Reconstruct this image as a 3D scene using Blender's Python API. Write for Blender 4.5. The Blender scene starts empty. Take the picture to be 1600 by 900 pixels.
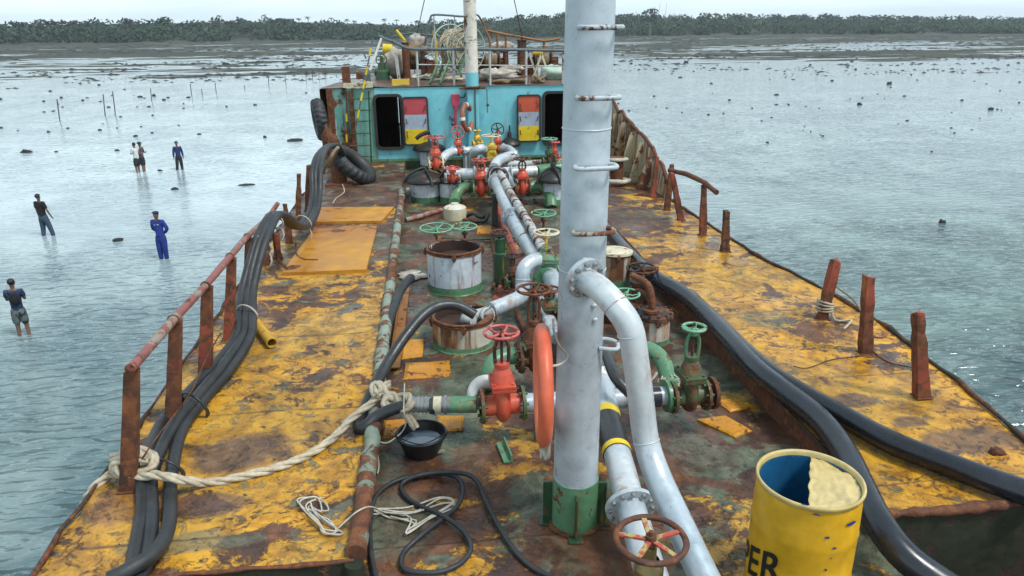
import bpy, bmesh, math, random
from mathutils import Vector, Matrix, noise as mn
R = math.radians
random.seed(7)
sc = bpy.context.scene
col = sc.collection
# ------------------------------------------------------------------ camera
FPX = 1143.0; H = 3.05
def _ray(px, py): return Vector(((px-800)/FPX, -(py-450)/FPX, -1.0))
_F = _ray(660, 40).normalized(); _h = Vector((math.cos(R(.5)), math.sin(R(.5)), 0))
_U = _h.cross(_F).normalized(); _Rr = _F.cross(_U)
CM = Matrix((_Rr, _F, _U))            # world <- camera
EYE = Vector((0, 0, H))
def P(px, py, z=0.0):                  # where the sight line through a photo pixel meets height z
    d = CM @ _ray(px, py); return EYE + d*((z-H)/d.z)
def PY(px, py, y):                     # ... meets the athwartships plane at distance y
    d = CM @ _ray(px, py); return EYE + d*(y/d.y)
def depth(p): return -(CM.transposed() @ (Vector(p)-EYE)).z
def path(*pts): return [P(*q) for q in pts]
cam = bpy.data.objects.new('camera', bpy.data.cameras.new('camera'))
col.objects.link(cam)
cam.matrix_world = Matrix.Translation(EYE) @ CM.to_4x4()
cam.data.sensor_width = 36; cam.data.lens = 36*FPX/1600
cam.data.clip_start = .05; cam.data.clip_end = 6000
sc.camera = cam
# ------------------------------------------------------------------ world, sun, exposure
W = bpy.data.worlds.new('World'); sc.world = W; W.use_nodes = True
nt = W.node_tree; nt.nodes.clear()
SUN_EL, SUN_AZ = R(58), R(128)          # azimuth clockwise from +Y
sky = nt.nodes.new('ShaderNodeTexSky'); sky.sky_type = 'NISHITA'; sky.sun_disc = False
sky.sun_elevation = SUN_EL; sky.sun_rotation = SUN_AZ; sky.air_density = 1.0; sky.dust_density = 1.5
tc = nt.nodes.new('ShaderNodeTexCoord')
mp = nt.nodes.new('ShaderNodeMapping'); mp.inputs['Scale'].default_value = (1.2, 1.2, 5.5)
nz = nt.nodes.new('ShaderNodeTexNoise'); nz.inputs['Scale'].default_value = 1.7; nz.inputs['Detail'].default_value = 5; nz.inputs['Roughness'].default_value = .5
rp = nt.nodes.new('ShaderNodeValToRGB')
rp.color_ramp.elements[0].position = .36; rp.color_ramp.elements[0].color = (6.0, 7.3, 8.0, 1)
rp.color_ramp.elements[1].position = .62; rp.color_ramp.elements[1].color = (8.2, 9.6, 10.0, 1)
mx = nt.nodes.new('ShaderNodeMixRGB'); mx.inputs[0].default_value = .88
bg = nt.nodes.new('ShaderNodeBackground'); bg.inputs[1].default_value = .070
wo = nt.nodes.new('ShaderNodeOutputWorld')
L = nt.links.new
L(tc.outputs['Generated'], mp.inputs[0]); L(mp.outputs[0], nz.inputs[0]); L(nz.outputs[0], rp.inputs[0])
sx = nt.nodes.new('ShaderNodeSeparateXYZ'); zr = nt.nodes.new('ShaderNodeValToRGB'); ml = nt.nodes.new('ShaderNodeMixRGB'); ml.blend_type = 'MULTIPLY'; ml.inputs[0].default_value = 1
zr.color_ramp.elements[0].position = .05; zr.color_ramp.elements[0].color = (1,1,1,1); zr.color_ramp.elements[1].position = .75; zr.color_ramp.elements[1].color = (.58,.62,.66,1)
L(tc.outputs['Generated'], sx.inputs[0]); L(sx.outputs[2], zr.inputs[0])
L(sky.outputs[0], mx.inputs[1]); L(rp.outputs[0], mx.inputs[2]); L(mx.outputs[0], ml.inputs[1]); L(zr.outputs[0], ml.inputs[2]); L(ml.outputs[0], bg.inputs[0]); L(bg.outputs[0], wo.inputs[0])
sun = bpy.data.objects.new('sun', bpy.data.lights.new('sun', 'SUN')); col.objects.link(sun)
sun.data.energy = 1.5; sun.data.angle = R(14); sun.data.specular_factor = 1.0; sun.data.color = (1, .97, .93)
sd = Vector((math.sin(SUN_AZ)*math.cos(SUN_EL), math.cos(SUN_AZ)*math.cos(SUN_EL), math.sin(SUN_EL)))
sun.rotation_euler = sd.to_track_quat('Z', 'Y').to_euler()
sc.view_settings.view_transform = 'Standard'; sc.view_settings.look = 'None'
sc.view_settings.exposure = 1.22; sc.view_settings.gamma = 1
# ------------------------------------------------------------------ node materials
class NB:
    def __init__(s, name):
        s.m = bpy.data.materials.new(name); s.m.use_nodes = True
        s.t = s.m.node_tree; s.t.nodes.clear()
        s.b = s.n('ShaderNodeBsdfPrincipled'); o = s.n('ShaderNodeOutputMaterial')
        s.l(s.b.outputs[0], o.inputs[0])
    def n(s, k, **kw):
        x = s.t.nodes.new(k)
        for a, v in kw.items(): setattr(x, a, v)
        return x
    def l(s, a, b): s.t.links.new(a, b)
    def coord(s, scale=(1,1,1), world=False, rnd=True):
        if world: src = s.n('ShaderNodeNewGeometry').outputs['Position']
        else:
            src = s.n('ShaderNodeTexCoord').outputs['Object']
            if rnd:
                oi = s.n('ShaderNodeObjectInfo'); vm = s.n('ShaderNodeVectorMath', operation='MULTIPLY_ADD')
                s.l(oi.outputs['Random'], vm.inputs[0]); vm.inputs[1].default_value = (37, 23, 11); s.l(src, vm.inputs[2]); src = vm.outputs[0]
        mpn = s.n('ShaderNodeMapping'); mpn.inputs['Scale'].default_value = scale; s.l(src, mpn.inputs[0]); return mpn.outputs[0]
    def noise(s, c, scale, det=6, rough=.6, dist=0):
        x = s.n('ShaderNodeTexNoise'); s.l(c, x.inputs['Vector']); x.inputs['Scale'].default_value = scale
        x.inputs['Detail'].default_value = det; x.inputs['Roughness'].default_value = rough; x.inputs['Distortion'].default_value = dist
        return x.outputs[0]
    def ramp(s, f, *st, interp='LINEAR'):
        x = s.n('ShaderNodeValToRGB'); x.color_ramp.interpolation = interp; e = x.color_ramp.elements
        while len(e) < len(st): e.new(.5)
        for i, (p, c) in enumerate(st):
            e[i].position = p; e[i].color = (c, c, c, 1) if isinstance(c, (int, float)) else (*c[:3], 1)
        s.l(f, x.inputs[0]); return x.outputs[0]
    def mix(s, f, a, b, mode='MIX'):
        x = s.n('ShaderNodeMixRGB', blend_type=mode)
        for i, v in ((0, f), (1, a), (2, b)):
            if isinstance(v, (int, float)): x.inputs[i].default_value = v if i == 0 else (v, v, v, 1)
            elif isinstance(v, tuple): x.inputs[i].default_value = (*v[:3], 1)
            else: s.l(v, x.inputs[i])
        return x.outputs[0]
    def math(s, op, a, b=0.0, clamp=False):
        x = s.n('ShaderNodeMath', operation=op); x.use_clamp = clamp
        for i, v in ((0, a), (1, b)):
            if isinstance(v, (int, float)): x.inputs[i].default_value = v
            else: s.l(v, x.inputs[i])
        return x.outputs[0]
    def bump(s, h, strength=.3, dist=.01, prev=None):
        x = s.n('ShaderNodeBump'); x.inputs['Strength'].default_value = strength; x.inputs['Distance'].default_value = dist
        s.l(h, x.inputs['Height'])
        if prev is not None: s.l(prev, x.inputs['Normal'])
        return x.outputs[0]
    def out(s, color=None, rough=None, metal=None, normal=None, spec=None):
        for k, v in (('Base Color', color), ('Roughness', rough), ('Metallic', metal), ('Normal', normal), ('Specular IOR Level', spec)):
            if v is None: continue
            if isinstance(v, (int, float)): s.b.inputs[k].default_value = v
            elif isinstance(v, tuple): s.b.inputs[k].default_value = (*v[:3], 1)
            else: s.l(v, s.b.inputs[k])
        return s.m
RUST = ((.28, (.022, .010, .008)), (.5, (.11, .038, .016)), (.72, (.26, .085, .022)))
def paint(name, c, rust=.25, rough=.4, scale=7, streak=0, metal=0, c2=None, under=None, vary=.35, bump=.5, edge=.03):
    """weathered paint: chips and blooms of rust through the coat, grime, optional vertical runs"""
    b = NB(name); co = b.coord()
    n1 = b.noise(co, scale, 9, .68, .25); big = b.noise(co, scale*.22, 4, .55, .3)
    f = b.math('ADD', b.math('MULTIPLY', n1, .65), b.math('MULTIPLY', big, .35))
    t = .615-.25*rust
    m = b.ramp(f, (t, 0), (t+edge, 1))
    sm_ = None
    if streak:
        cs = b.coord((1, 1, .09)); st = b.noise(cs, scale*1.6, 5, .6)
        sm_ = b.ramp(st, (.585-.11*streak, 0), (.66-.10*streak, .5+.45*min(1,streak)))
    g = b.noise(co, scale*3.1, 6, .6)
    base = b.mix(b.ramp(big, (.35, 0), (.65, 1)), c, c2 if c2 else tuple(x*.78 for x in c))
    base = b.mix(vary, base, b.ramp(g, (.3, .35), (.7, 1.0)), 'MULTIPLY')
    rc = b.ramp(b.noise(co, scale*2.3, 7, .7), *RUST)
    if under: rc = b.mix(b.ramp(big, (.42, 0), (.5, 1)), rc, under)
    if sm_: base = b.mix(sm_, base, b.ramp(b.noise(co, scale*.9, 4, .6), (.4, (.10,.035,.014)), (.6, (.36,.15,.035))))
    colr = b.mix(m, base, rc)
    hgt = b.math('SUBTRACT', b.math('MULTIPLY', g, .5), b.math('MULTIPLY', m, .6))
    nrm = b.bump(hgt, bump, .006)
    return b.out(colr, b.mix(m, b.ramp(g, (.3, max(.08, rough-.12)), (.7, rough+.12)), .82), b.math('MULTIPLY', b.math('SUBTRACT', 1.0, m), metal) if metal else 0, nrm)
def plain(name, c, rough=.6, scale=12, vary=.5, bump=.3, metal=0, c2=None, stretch=(1,1,1)):
    b = NB(name); co = b.coord(stretch); n = b.noise(co, scale, 8, .65); n2 = b.noise(co, scale*.2, 4, .55)
    base = b.mix(b.ramp(n2, (.38, 0), (.62, 1)), c, c2 if c2 else tuple(x*.7 for x in c))
    colr = b.mix(vary, base, b.ramp(n, (.3, .3), (.72, 1.0)), 'MULTIPLY')
    return b.out(colr, b.ramp(n, (.3, max(.05, rough-.15)), (.7, min(1, rough+.15))), metal, b.bump(n, bump, .005))
M = {}
M['silver'] = paint('silver_paint', (.62,.65,.66), -.02, .36, 5, .10, .25, (.36,.44,.50), vary=.3, bump=.25)
M['silver_mast'] = paint('mast_silver_paint', (.60,.67,.73), -.5, .34, 3.2, 0, .25, (.44,.50,.54), vary=.4, bump=.25)
M['silver_old'] = paint('old_silver_lagging', (.52,.54,.53), .42, .5, 9, .2, .1, (.36,.38,.38))
M['white_tank'] = paint('stained_white_paint', (.62,.66,.70), .16, .45, 5, .42, 0, (.45,.54,.62))
M['cream'] = paint('cream_paint', (.66,.60,.42), .2, .5, 10)
M['green'] = paint('green_paint', (.07,.20,.10), .22, .4, 9, .1, 0, (.12,.26,.15))
M['green_dark'] = paint('dark_green_paint', (.022,.075,.032), .3, .4, 8, .15)
M['olive'] = paint('olive_rusty_paint', (.075,.11,.045), .5, .5, 9, .2)
M['wheel_green'] = paint('teal_wheel_paint', (.10,.34,.22), .25, .42, 16, 0, 0, (.22,.42,.25))
M['red'] = paint('red_valve_paint', (.50,.055,.035), .16, .42, 8, 0, 0, (.58,.11,.05))
M['red_pink'] = paint('faded_red_paint', (.58,.12,.11), .3, .45, 15)
M['blackiron'] = paint('black_iron', (.012,.012,.012), .12, .45, 9, 0, 0, (.03,.024,.020))
M['rail_pink'] = paint('worn_pink_rail_paint', (.27,.085,.075), .5, .55, 7, 0, 0, (.20,.06,.05), under=(.25,.20,.16))
M['rustred'] = paint('red_oxide_post', (.36,.075,.036), .5, .6, 5, .35, 0, (.17,.035,.022))
M['postdark'] = paint('dark_rust_post', (.10,.035,.022), .5, .65, 5, .35, 0, (.05,.022,.016))
M['rust'] = paint('heavy_rust', (.13,.045,.02), .75, .85, 7, .2, 0, (.06,.028,.02), bump=1.0)
M['rustdark'] = paint('black_rust', (.028,.02,.018), .5, .75, 8, 0, 0, (.045,.028,.022), bump=1.0)
M['yellow'] = paint('yellow_plate_paint', (.56,.26,.014), .22, .45, 2.2, 0, 0, (.33,.125,.03), vary=.5, bump=.5)
M['orange'] = paint('orange_doubler_paint', (.62,.27,.012), .28, .45, 13, 0, 0, (.48,.19,.012), vary=.6, bump=1.0)
M['yellowv'] = paint('yellow_valve_paint', (.75,.50,.05), .2, .42, 12)
M['drum'] = paint('drum_yellow_paint', (.80,.44,.012), -.1, .38, 3.5, 0, 0, (.60,.33,.014), vary=.42, bump=.5)
M['drumcream'] = plain('cream_lid', (.68,.54,.25), .5, 7, .65, .8, c2=(.56,.42,.15))
M['drumblue'] = plain('drum_blue_inside', (.015,.10,.24), .35, 6, .5, .2, c2=(.02,.17,.34))
M['bluechip'] = plain('blue_chip', (.01,.05,.35), .4)
M['black_ink'] = plain('black_letter_paint', (.015,.015,.013), .5)
M['aqua'] = paint('aqua_wall_paint', (.20,.56,.63), .0, .42, 1.6, .06, 0, (.16,.50,.57), vary=.25, bump=.25)
M['aquag'] = paint('streaked_green_wall_paint', (.20,.42,.32), .18, .5, 2.2, .62, 0, (.14,.38,.34), vary=.3)
M['white'] = paint('white_steel_paint', (.72,.72,.70), .1, .45, 4, .28, 0, (.62,.60,.52))
M['whitegrey'] = paint('rail_white_grey', (.52,.55,.54), .22, .5, 9, .2)
M['railgrey'] = paint('rail_grey', (.12,.15,.16), .22, .5, 9)
M['doorred'] = paint('door_red_paint', (.52,.07,.09), .06, .42, 6)
M['doorred2'] = paint('door_orange_red_paint', (.62,.10,.045), .06, .42, 6)
M['doorgrey'] = paint('door_grey_paint', (.38,.45,.55), .08, .45, 6)
M['dooryel'] = paint('door_yellow_paint', (.78,.56,.015), .10, .42, 6)
M['black'] = plain('black_void', (.004,.004,.004), .9, 4)
M['blackrim'] = plain('door_rubber_rim', (.03,.028,.026), .6, 14)
M['rubber'] = plain('black_rubber_hose', (.020,.022,.025), .40, 22, .5, .35, c2=(.032,.034,.036))
M['rubbergrey'] = plain('grey_weathered_hose', (.020,.022,.025), .55, 18, .5, .35, c2=(.034,.037,.040))
M['pehose'] = plain('black_plastic_pipe', (.012,.014,.020), .26, 5, .4, .15, c2=(.022,.027,.038))
M['tyre'] = plain('tyre_rubber', (.022,.023,.025), .6, 30, .5, .5, c2=(.035,.036,.038))
M['plastic'] = plain('black_plastic', (.014,.015,.017), .38, 10, .4, .2)
M['rope'] = plain('cream_rope_fibre', (.60,.53,.40), .85, 30, .6, 1.0, c2=(.44,.37,.26))
M['ropewhite'] = plain('white_string_fibre', (.60,.57,.48), .85, 40, .5, 1.0)
M['ropebrown'] = plain('brown_rope_fibre', (.30,.21,.12), .9, 30, .6, 1.0)
M['cloth'] = plain('dirty_white_cloth', (.58,.54,.48), .9, 14, .7, 1.0, c2=(.36,.31,.25))
M['buoy'] = plain('faded_orange_buoy', (.66,.11,.045), .45, 6, .45, .2, c2=(.72,.17,.085))
M['buoybrown'] = plain('brown_buoy', (.36,.12,.07), .6, 8, .5, .3)
M['galv'] = plain('galvanised_fitting', (.40,.40,.39), .4, 16, .6, .4, metal=.5)
M['pipeyellow'] = paint('yellow_pipe', (.62,.34,.03), .2, .5, 8)
M['beambrown'] = paint('brown_beam_paint', (.30,.13,.03), .3, .6, 7)
M['skin'] = plain('skin', (.21,.115,.075), .55, 20, .2, .1)
M['hair'] = plain('hair', (.012,.010,.009), .6, 60)
M['conduit'] = paint('red_conduit', (.50,.05,.10), .1, .45, 8)
# ------------------------------------------------------------------ mesh builder
class MB:
    def __init__(s): s.v = []; s.f = []; s.sm = []; s.mi = []; s.cur = 0
    def add(s, vs, fs, smooth=False):
        o = len(s.v); s.v += [Vector(v) for v in vs]
        for f in fs: s.f.append([i+o for i in f]); s.sm.append(smooth); s.mi.append(s.cur)
        return s
    def box(s, c, size, rot=None, taper=1.0):
        c = Vector(c); hx, hy, hz = (a/2 for a in size); vs = []
        for z in (-1, 1):
            k = 1 if z < 0 else taper
            for x, y in ((-1,-1),(1,-1),(1,1),(-1,1)):
                v = Vector((x*hx*k, y*hy*k, z*hz))
                if rot is not None: v = rot @ v
                vs.append(c+v)
        return s.add(vs, [(3,2,1,0),(4,5,6,7),(0,1,5,4),(1,2,6,5),(2,3,7,6),(3,0,4,7)])
    def bar(s, a, b, w, h, up=(0,0,1), taper=1.0):
        a, b = Vector(a), Vector(b); d = b-a; l = d.length; z = d.normalized(); u = Vector(up)
        x = u.cross(z)
        if x.length < 1e-4: x = Vector((1,0,0)).cross(z)
        x.normalize(); y = z.cross(x)
        return s.box((a+b)/2, (w, h, l), Matrix((x, y, z)).transposed(), taper)
    def tube(s, pts, r, seg=12, caps=True, smooth=True, sub=1, lump=0):
        pts = [Vector(p) for p in pts]
        rs = list(r) if isinstance(r, (list, tuple)) else [r]*len(pts)
        if sub > 1 and len(pts) > 2:
            q, qr = [], []
            for i in range(len(pts)-1):
                p0, p1, p2, p3 = pts[max(i-1,0)], pts[i], pts[i+1], pts[min(i+2, len(pts)-1)]
                for k in range(sub):
                    t = k/sub
                    q.append(.5*((2*p1)+(p2-p0)*t+(2*p0-5*p1+4*p2-p3)*t*t+(3*p1-p0-3*p2+p3)*t**3)); qr.append(rs[i]*(1-t)+rs[i+1]*t)
            q.append(pts[-1]); qr.append(rs[-1]); pts, rs = q, qr
        n = len(pts); vs, fs = [], []; up = None
        for i, p in enumerate(pts):
            t = (pts[min(i+1,n-1)]-pts[max(i-1,0)])
            t = t.normalized() if t.length > 1e-9 else Vector((0,0,1))
            if up is None: up = t.orthogonal().normalized()
            up = (up-t*up.dot(t));  up = up.normalized() if up.length > 1e-6 else t.orthogonal().normalized()
            sd_ = t.cross(up)
            for k in range(seg):
                a = 2*math.pi*k/seg; dv = up*math.cos(a)+sd_*math.sin(a)
                rr = rs[i]
                if lump: rr *= 1+lump*mn.noise((p+dv*rs[i])*9)
                vs.append(p+dv*rr)
        for i in range(n-1):
            for k in range(seg):
                k2 = (k+1) % seg; fs.append((i*seg+k, i*seg+k2, (i+1)*seg+k2, (i+1)*seg+k))
        s.add(vs, fs, smooth)
        if caps: s.add([vs[k] for k in range(seg)], [tuple(range(seg-1,-1,-1))]); s.add([vs[(n-1)*seg+k] for k in range(seg)], [tuple(range(seg))])
        return s
    def cyl(s, a, b, r, r2=None, seg=16, caps=True): return s.tube([a, b], [r, r if r2 is None else r2], seg, caps)
    def lathe(s, prof, c=(0,0,0), axis=(0,0,1), seg=28, smooth=True, wob=0, a0=0, a1=360):
        c = Vector(c); z = Vector(axis).normalized(); x = z.orthogonal().normalized() if abs(z.z) < .99 else Vector((1,0,0)); y = z.cross(x)
        vs, fs = [], []; full = abs(a1-a0) >= 360; ns = seg if full else seg+1
        for r, h in prof:
            for k in range(ns):
                a = R(a0+(a1-a0)*k/seg); rr = r
                q = c+x*math.cos(a)*rr+y*math.sin(a)*rr+z*h
                if wob: q += (x*math.cos(a)+y*math.sin(a))*mn.noise(q*5)*wob
                vs.append(q)
        for i in range(len(prof)-1):
            for k in range(seg):
                k2 = (k+1) % ns; fs.append((i*ns+k, i*ns+k2, (i+1)*ns+k2, (i+1)*ns+k))
        # split hard corners: flat strips get own verts when the profile turns sharply
        return s.add(vs, fs, smooth)
    def hard(s, prof, c=(0,0,0), axis=(0,0,1), seg=28, wob=0, a0=0, a1=360):   # lathe whose every profile edge is a sharp one
        for i in range(len(prof)-1): s.lathe(prof[i:i+2], c, axis, seg, True, wob, a0, a1)
        return s
    def disc(s, c, r, axis=(0,0,1), seg=28, h=.01): return s.hard([(0,0),(r,0),(r,h),(0,h)], c, axis, seg)
    def torus(s, c, Rr, r, axis=(0,0,1), seg=32, rs=10, a0=0, a1=360, lump=0):
        c = Vector(c); z = Vector(axis).normalized(); x = z.orthogonal().normalized() if abs(z.z) < .99 else Vector((1,0,0)); y = z.cross(x)
        n = seg; pts = [c+x*Rr*math.cos(R(a0+(a1-a0)*k/n))+y*Rr*math.sin(R(a0+(a1-a0)*k/n)) for k in range(n+1)]
        if abs(a1-a0) < 360: return s.tube(pts, r, rs, lump=lump)
        vs, fs = [], []
        for k in range(n):
            a = 2*math.pi*k/n; d = x*math.cos(a)+y*math.sin(a)
            for j in range(rs):
                b = 2*math.pi*j/rs; rr = r*(1+(lump*mn.noise((c+d*Rr)*9+z*j) if lump else 0)); vs.append(c+d*(Rr+rr*math.cos(b))+z*rr*math.sin(b))
        for k in range(n):
            for j in range(rs): fs.append((k*rs+j, ((k+1)%n)*rs+j, ((k+1)%n)*rs+(j+1)%rs, k*rs+(j+1)%rs))
        return s.add(vs, fs, True)
    def blob(s, c, size, seed=0, amp=.3, freq=1.5, n=12):
        vs, fs = [], []; c = Vector(c)
        for i in range(n+1):
            th = math.pi*i/n
            for k in range(2*n):
                ph = math.pi*k/n; d = Vector((math.sin(th)*math.cos(ph), math.sin(th)*math.sin(ph), math.cos(th)))
                q = 1+amp*mn.fractal(d*freq+Vector((seed*3.1,seed,seed*.7)), .8, 2.1, 4)
                vs.append(c+Vector((d.x*size[0]*q, d.y*size[1]*q, d.z*size[2]*q)))
        for i in range(n):
            for k in range(2*n):
                k2 = (k+1) % (2*n); fs.append((i*2*n+k, (i+1)*2*n+k, (i+1)*2*n+k2, i*2*n+k2))
        return s.add(vs, fs, True)
    def bolts(s, c, axis, Rr, n, r, h, off=.0):
        c = Vector(c); z = Vector(axis).normalized(); x = z.orthogonal().normalized(); y = z.cross(x)
        for k in range(n):
            a = 2*math.pi*(k+.5)/n; q = c+(x*math.cos(a)+y*math.sin(a))*Rr+z*off
            s.cyl(q, q+z*h, r, seg=6)
        return s
    def build(s, name, mat, parent=None, bevel=0, kind=None):
        me = bpy.data.meshes.new(name); off = Vector((0,0,0))
        if parent is not None: off = world_loc(parent)
        vs = s.v
        me.from_pydata([tuple(v-off) for v in vs], [], s.f)
        me.polygons.foreach_set('use_smooth', s.sm)
        mats = mat if isinstance(mat, (list, tuple)) else [mat]
        for m in mats: me.materials.append(M[m] if isinstance(m, str) else m)
        me.polygons.foreach_set('material_index', s.mi)
        me.update()
        o = bpy.data.objects.new(name, me); col.objects.link(o)
        if parent is not None: o.parent = parent
        if bevel:
            bv = o.modifiers.new('bevel', 'BEVEL'); bv.width = bevel; bv.segments = 2; bv.limit_method = 'ANGLE'; bv.angle_limit = R(50)
        if kind: o['kind'] = kind
        return o
def world_loc(o):
    v = Vector((0,0,0))
    while o is not None: v += o.location; o = o.parent
    return v
def tag(o, label, cat, group=None):
    o['label'] = label; o['category'] = cat
    if group: o['group'] = group
    return o
def thing(name, label, cat, loc=(0,0,0), group=None):
    o = bpy.data.objects.new(name, None); o.empty_display_size = .1; col.objects.link(o); o.location = Vector(loc); return tag(o, label, cat, group)
def copy_tree(o, parent=None):
    c = o.copy(); col.objects.link(c)
    if parent is not None: c.parent = parent
    for ch in list(o.children):
        copy_tree(ch, c)
    return c
def solo(name, mb, mat, label, cat, group=None, bevel=0):   # a thing that is a single mesh
    return tag(mb.build(name, mat, None, bevel), label, cat, group)
# ================================================================== THE SEA AND THE SHORE
SEA = -4.0
def water_mat():
    b = NB('shallow_sea_water'); co = b.coord((1,1,1), world=True)
    sp = b.n('ShaderNodeSeparateXYZ'); b.l(co, sp.inputs[0])
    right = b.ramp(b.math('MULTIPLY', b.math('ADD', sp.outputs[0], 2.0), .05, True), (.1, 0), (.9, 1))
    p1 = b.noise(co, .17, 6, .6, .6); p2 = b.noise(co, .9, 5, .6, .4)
    bed_sheen = b.mix(b.ramp(b.math('ADD', b.math('MULTIPLY', p1, .75), b.math('MULTIPLY', p2, .25)), (.40, 0), (.58, 1)), (.022,.048,.052), (.13,.205,.185))
    bed_sheen = b.mix(b.ramp(b.math('MULTIPLY', sp.outputs[1], .01), (.15, 0), (.75, 1)), bed_sheen, b.mix(b.ramp(p1, (.4, 0), (.62, 1)), (.13,.18,.205), (.22,.27,.29)))  # far bed lightened: sky reflection painted into the base colour
    far_sheen = b.ramp(b.math('MULTIPLY', sp.outputs[1], .01), (.13, 0), (.34, 1))
    bedl_sheen = b.mix(b.ramp(p1, (.4, 0), (.62, 1)), (.075,.13,.145), (.19,.26,.26))
    bedl_sheen = b.mix(far_sheen, bedl_sheen, b.mix(b.ramp(p1, (.4, 0), (.62, 1)), (.25,.32,.35), (.40,.48,.50)))  # left bed paled with distance, standing in for mirrored sky
    c = b.mix(right, bedl_sheen, bed_sheen)
    w1 = b.noise(b.coord((1.0, 2.6, 1), world=True), 1.5, 1.2, .5, .5)
    w2 = b.noise(b.coord((1.2, 2.2, 1), world=True), 5.0, 2, .5, .2)
    h = b.math('ADD', b.math('MULTIPLY', w1, 1.0), b.math('MULTIPLY', w2, .10))
    calm = b.ramp(b.math('MULTIPLY', sp.outputs[1], .01), (.10, 1), (.27, .15))
    nb = b.n('ShaderNodeBump'); nb.inputs['Distance'].default_value = .42; b.l(h, nb.inputs['Height']); b.l(b.math('MULTIPLY', calm, .8), nb.inputs['Strength'])
    b.b.inputs['IOR'].default_value = 1.45
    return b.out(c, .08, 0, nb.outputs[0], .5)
def big_sheet(name, z, mat, x0, x1, y0, y1):
    return MB().add([(x0,y0,z),(x1,y0,z),(x1,y1,z),(x0,y1,z)], [(0,1,2,3)]).build(name, mat, kind='structure')
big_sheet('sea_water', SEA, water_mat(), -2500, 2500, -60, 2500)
def mud_mat():
    b = NB('wet_mudflat'); co = b.coord((1,1,1), world=True)
    n = b.noise(b.coord((.35,1,1), world=True), .35, 9, .7); n2 = b.noise(co, .035, 5, .6)
    c = b.mix(b.ramp(n, (.40, 0), (.60, 1)), (.010,.011,.009), (.060,.060,.048))
    c = b.mix(b.ramp(n2, (.45, 0), (.6, .55)), c, (.07,.085,.05))
    return b.out(c, b.ramp(n, (.4, .6), (.6, .95)), 0, b.bump(n, .8, .4), .2)
def mud_h(x, y):
    h = .18*mn.noise(Vector((x*.012, y*.03, 1.7)))+.11*mn.noise(Vector((x*.05, y*.16, 4)))+.12*mn.noise(Vector((x*.22, y*.7, 9)))
    h += .17*mn.noise(Vector((x*.07, y*.42, 21)))+.10*mn.noise(Vector((x*.03, y*.12, 33)))-.30+.28*min(1, max(0, (y-72)/100))+.05*min(1,max(0,(y-150)/150)) + (.045 if x < 0 else .03)
    if y > 250: h += .02*math.sin(y*.12)
    return h
def mudflat():
    mb = MB(); nx, ny = 330, 170; vs = []
    for j in range(ny+1):
        t = j/ny; y = 70*(520/70)**t
        half = 70+y*.95
        for i in range(nx+1):
            x = -half*.92+2.0*half*i/nx
            h = mud_h(x, y)
            vs.append((x, y, SEA+max(h, -.5)))
    fs = [(j*(nx+1)+i, j*(nx+1)+i+1, (j+1)*(nx+1)+i+1, (j+1)*(nx+1)+i) for j in range(ny) for i in range(nx)]
    mb.add(vs, fs, True); mb.build('mudflat_ground', mud_mat(), kind='structure')
mudflat()
SEAB = plain('coral_rock', (.022,.022,.020), .8, 4, .5, 1.0, c2=(.02,.022,.02))
M['rock'] = SEAB
rocks = []
def rock_proto(i):
    return MB().blob((0,0,0), (1, .75, .45), i, .45, 1.4, 8)
PROT = [None]*5
def rock(px, py, wpx, label, group=None, flat=1.0, name='rock'):
    p = P(px, py, SEA); s = wpx*depth(p)/FPX/2; i = len(rocks) % 5
    if PROT[i] is None: o = rock_proto(i+1).build(name, 'rock'); PROT[i] = o
    else: o = PROT[i].copy(); col.objects.link(o); o.name = name
    o.location = (p.x, p.y, SEA+.08*s*flat); o.scale = (s, s*random.uniform(.8,1.3), s*flat); o.rotation_euler = (0,0,random.uniform(-.5,.5)+(math.pi if random.random()<.5 else 0))
    tag(o, label, 'rock', group); rocks.append(o)
rock(41, 238, 17, 'dark rock in the water left of the men, largest one on the left side')
rock(461, 220, 26, 'low flat dark rock in the water just left of the hanging tyre', flat=.5)
rock(1472, 348, 12, 'small pointed dark rock alone in the water right of the ship', flat=1.6)
rock(273, 296, 12, 'small dark rock behind the blue uniformed man')
rock(184, 376, 15, 'low broken rock between the man in black and the blue uniformed man')
rock(386, 289, 22, 'flat dark rock between the wading couple and the ship', flat=.35)
rock(250, 267, 8, 'tiny rock beside the feet of the wading couple')
rock(353, 101, 13, 'dark rock beyond the stakes on the far left flat')
rock(219, 152, 9, 'dark rock standing between the thin stakes')
RG = 'small rocks scattered over the shallow water'
RL = 'small dark coral rock poking out of the far shallow water'
rr = random.Random(5)
for i in range(54):
    px = rr.choice([rr.uniform(0, 500), rr.uniform(60,300)]); py = rr.triangular(112, 262, 150)
    if 205 < px < 300 and py > 215: continue
    rock(px, py, rr.uniform(2.6, 6.5)*(.6+.5*py/200), RL, RG, rr.uniform(.9,2.0))
for i in range(95):
    px = 965+635*rr.random()**.9+rr.gauss(0,4); py = rr.triangular(82, 240, 92)
    rock(px, py, rr.uniform(2.2, 5.2)*(1.8 if rr.random()<.12 else 1), RL, RG, rr.uniform(.8,1.9))
mb = MB()                                   # the far rubble banks read as one mass
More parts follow.
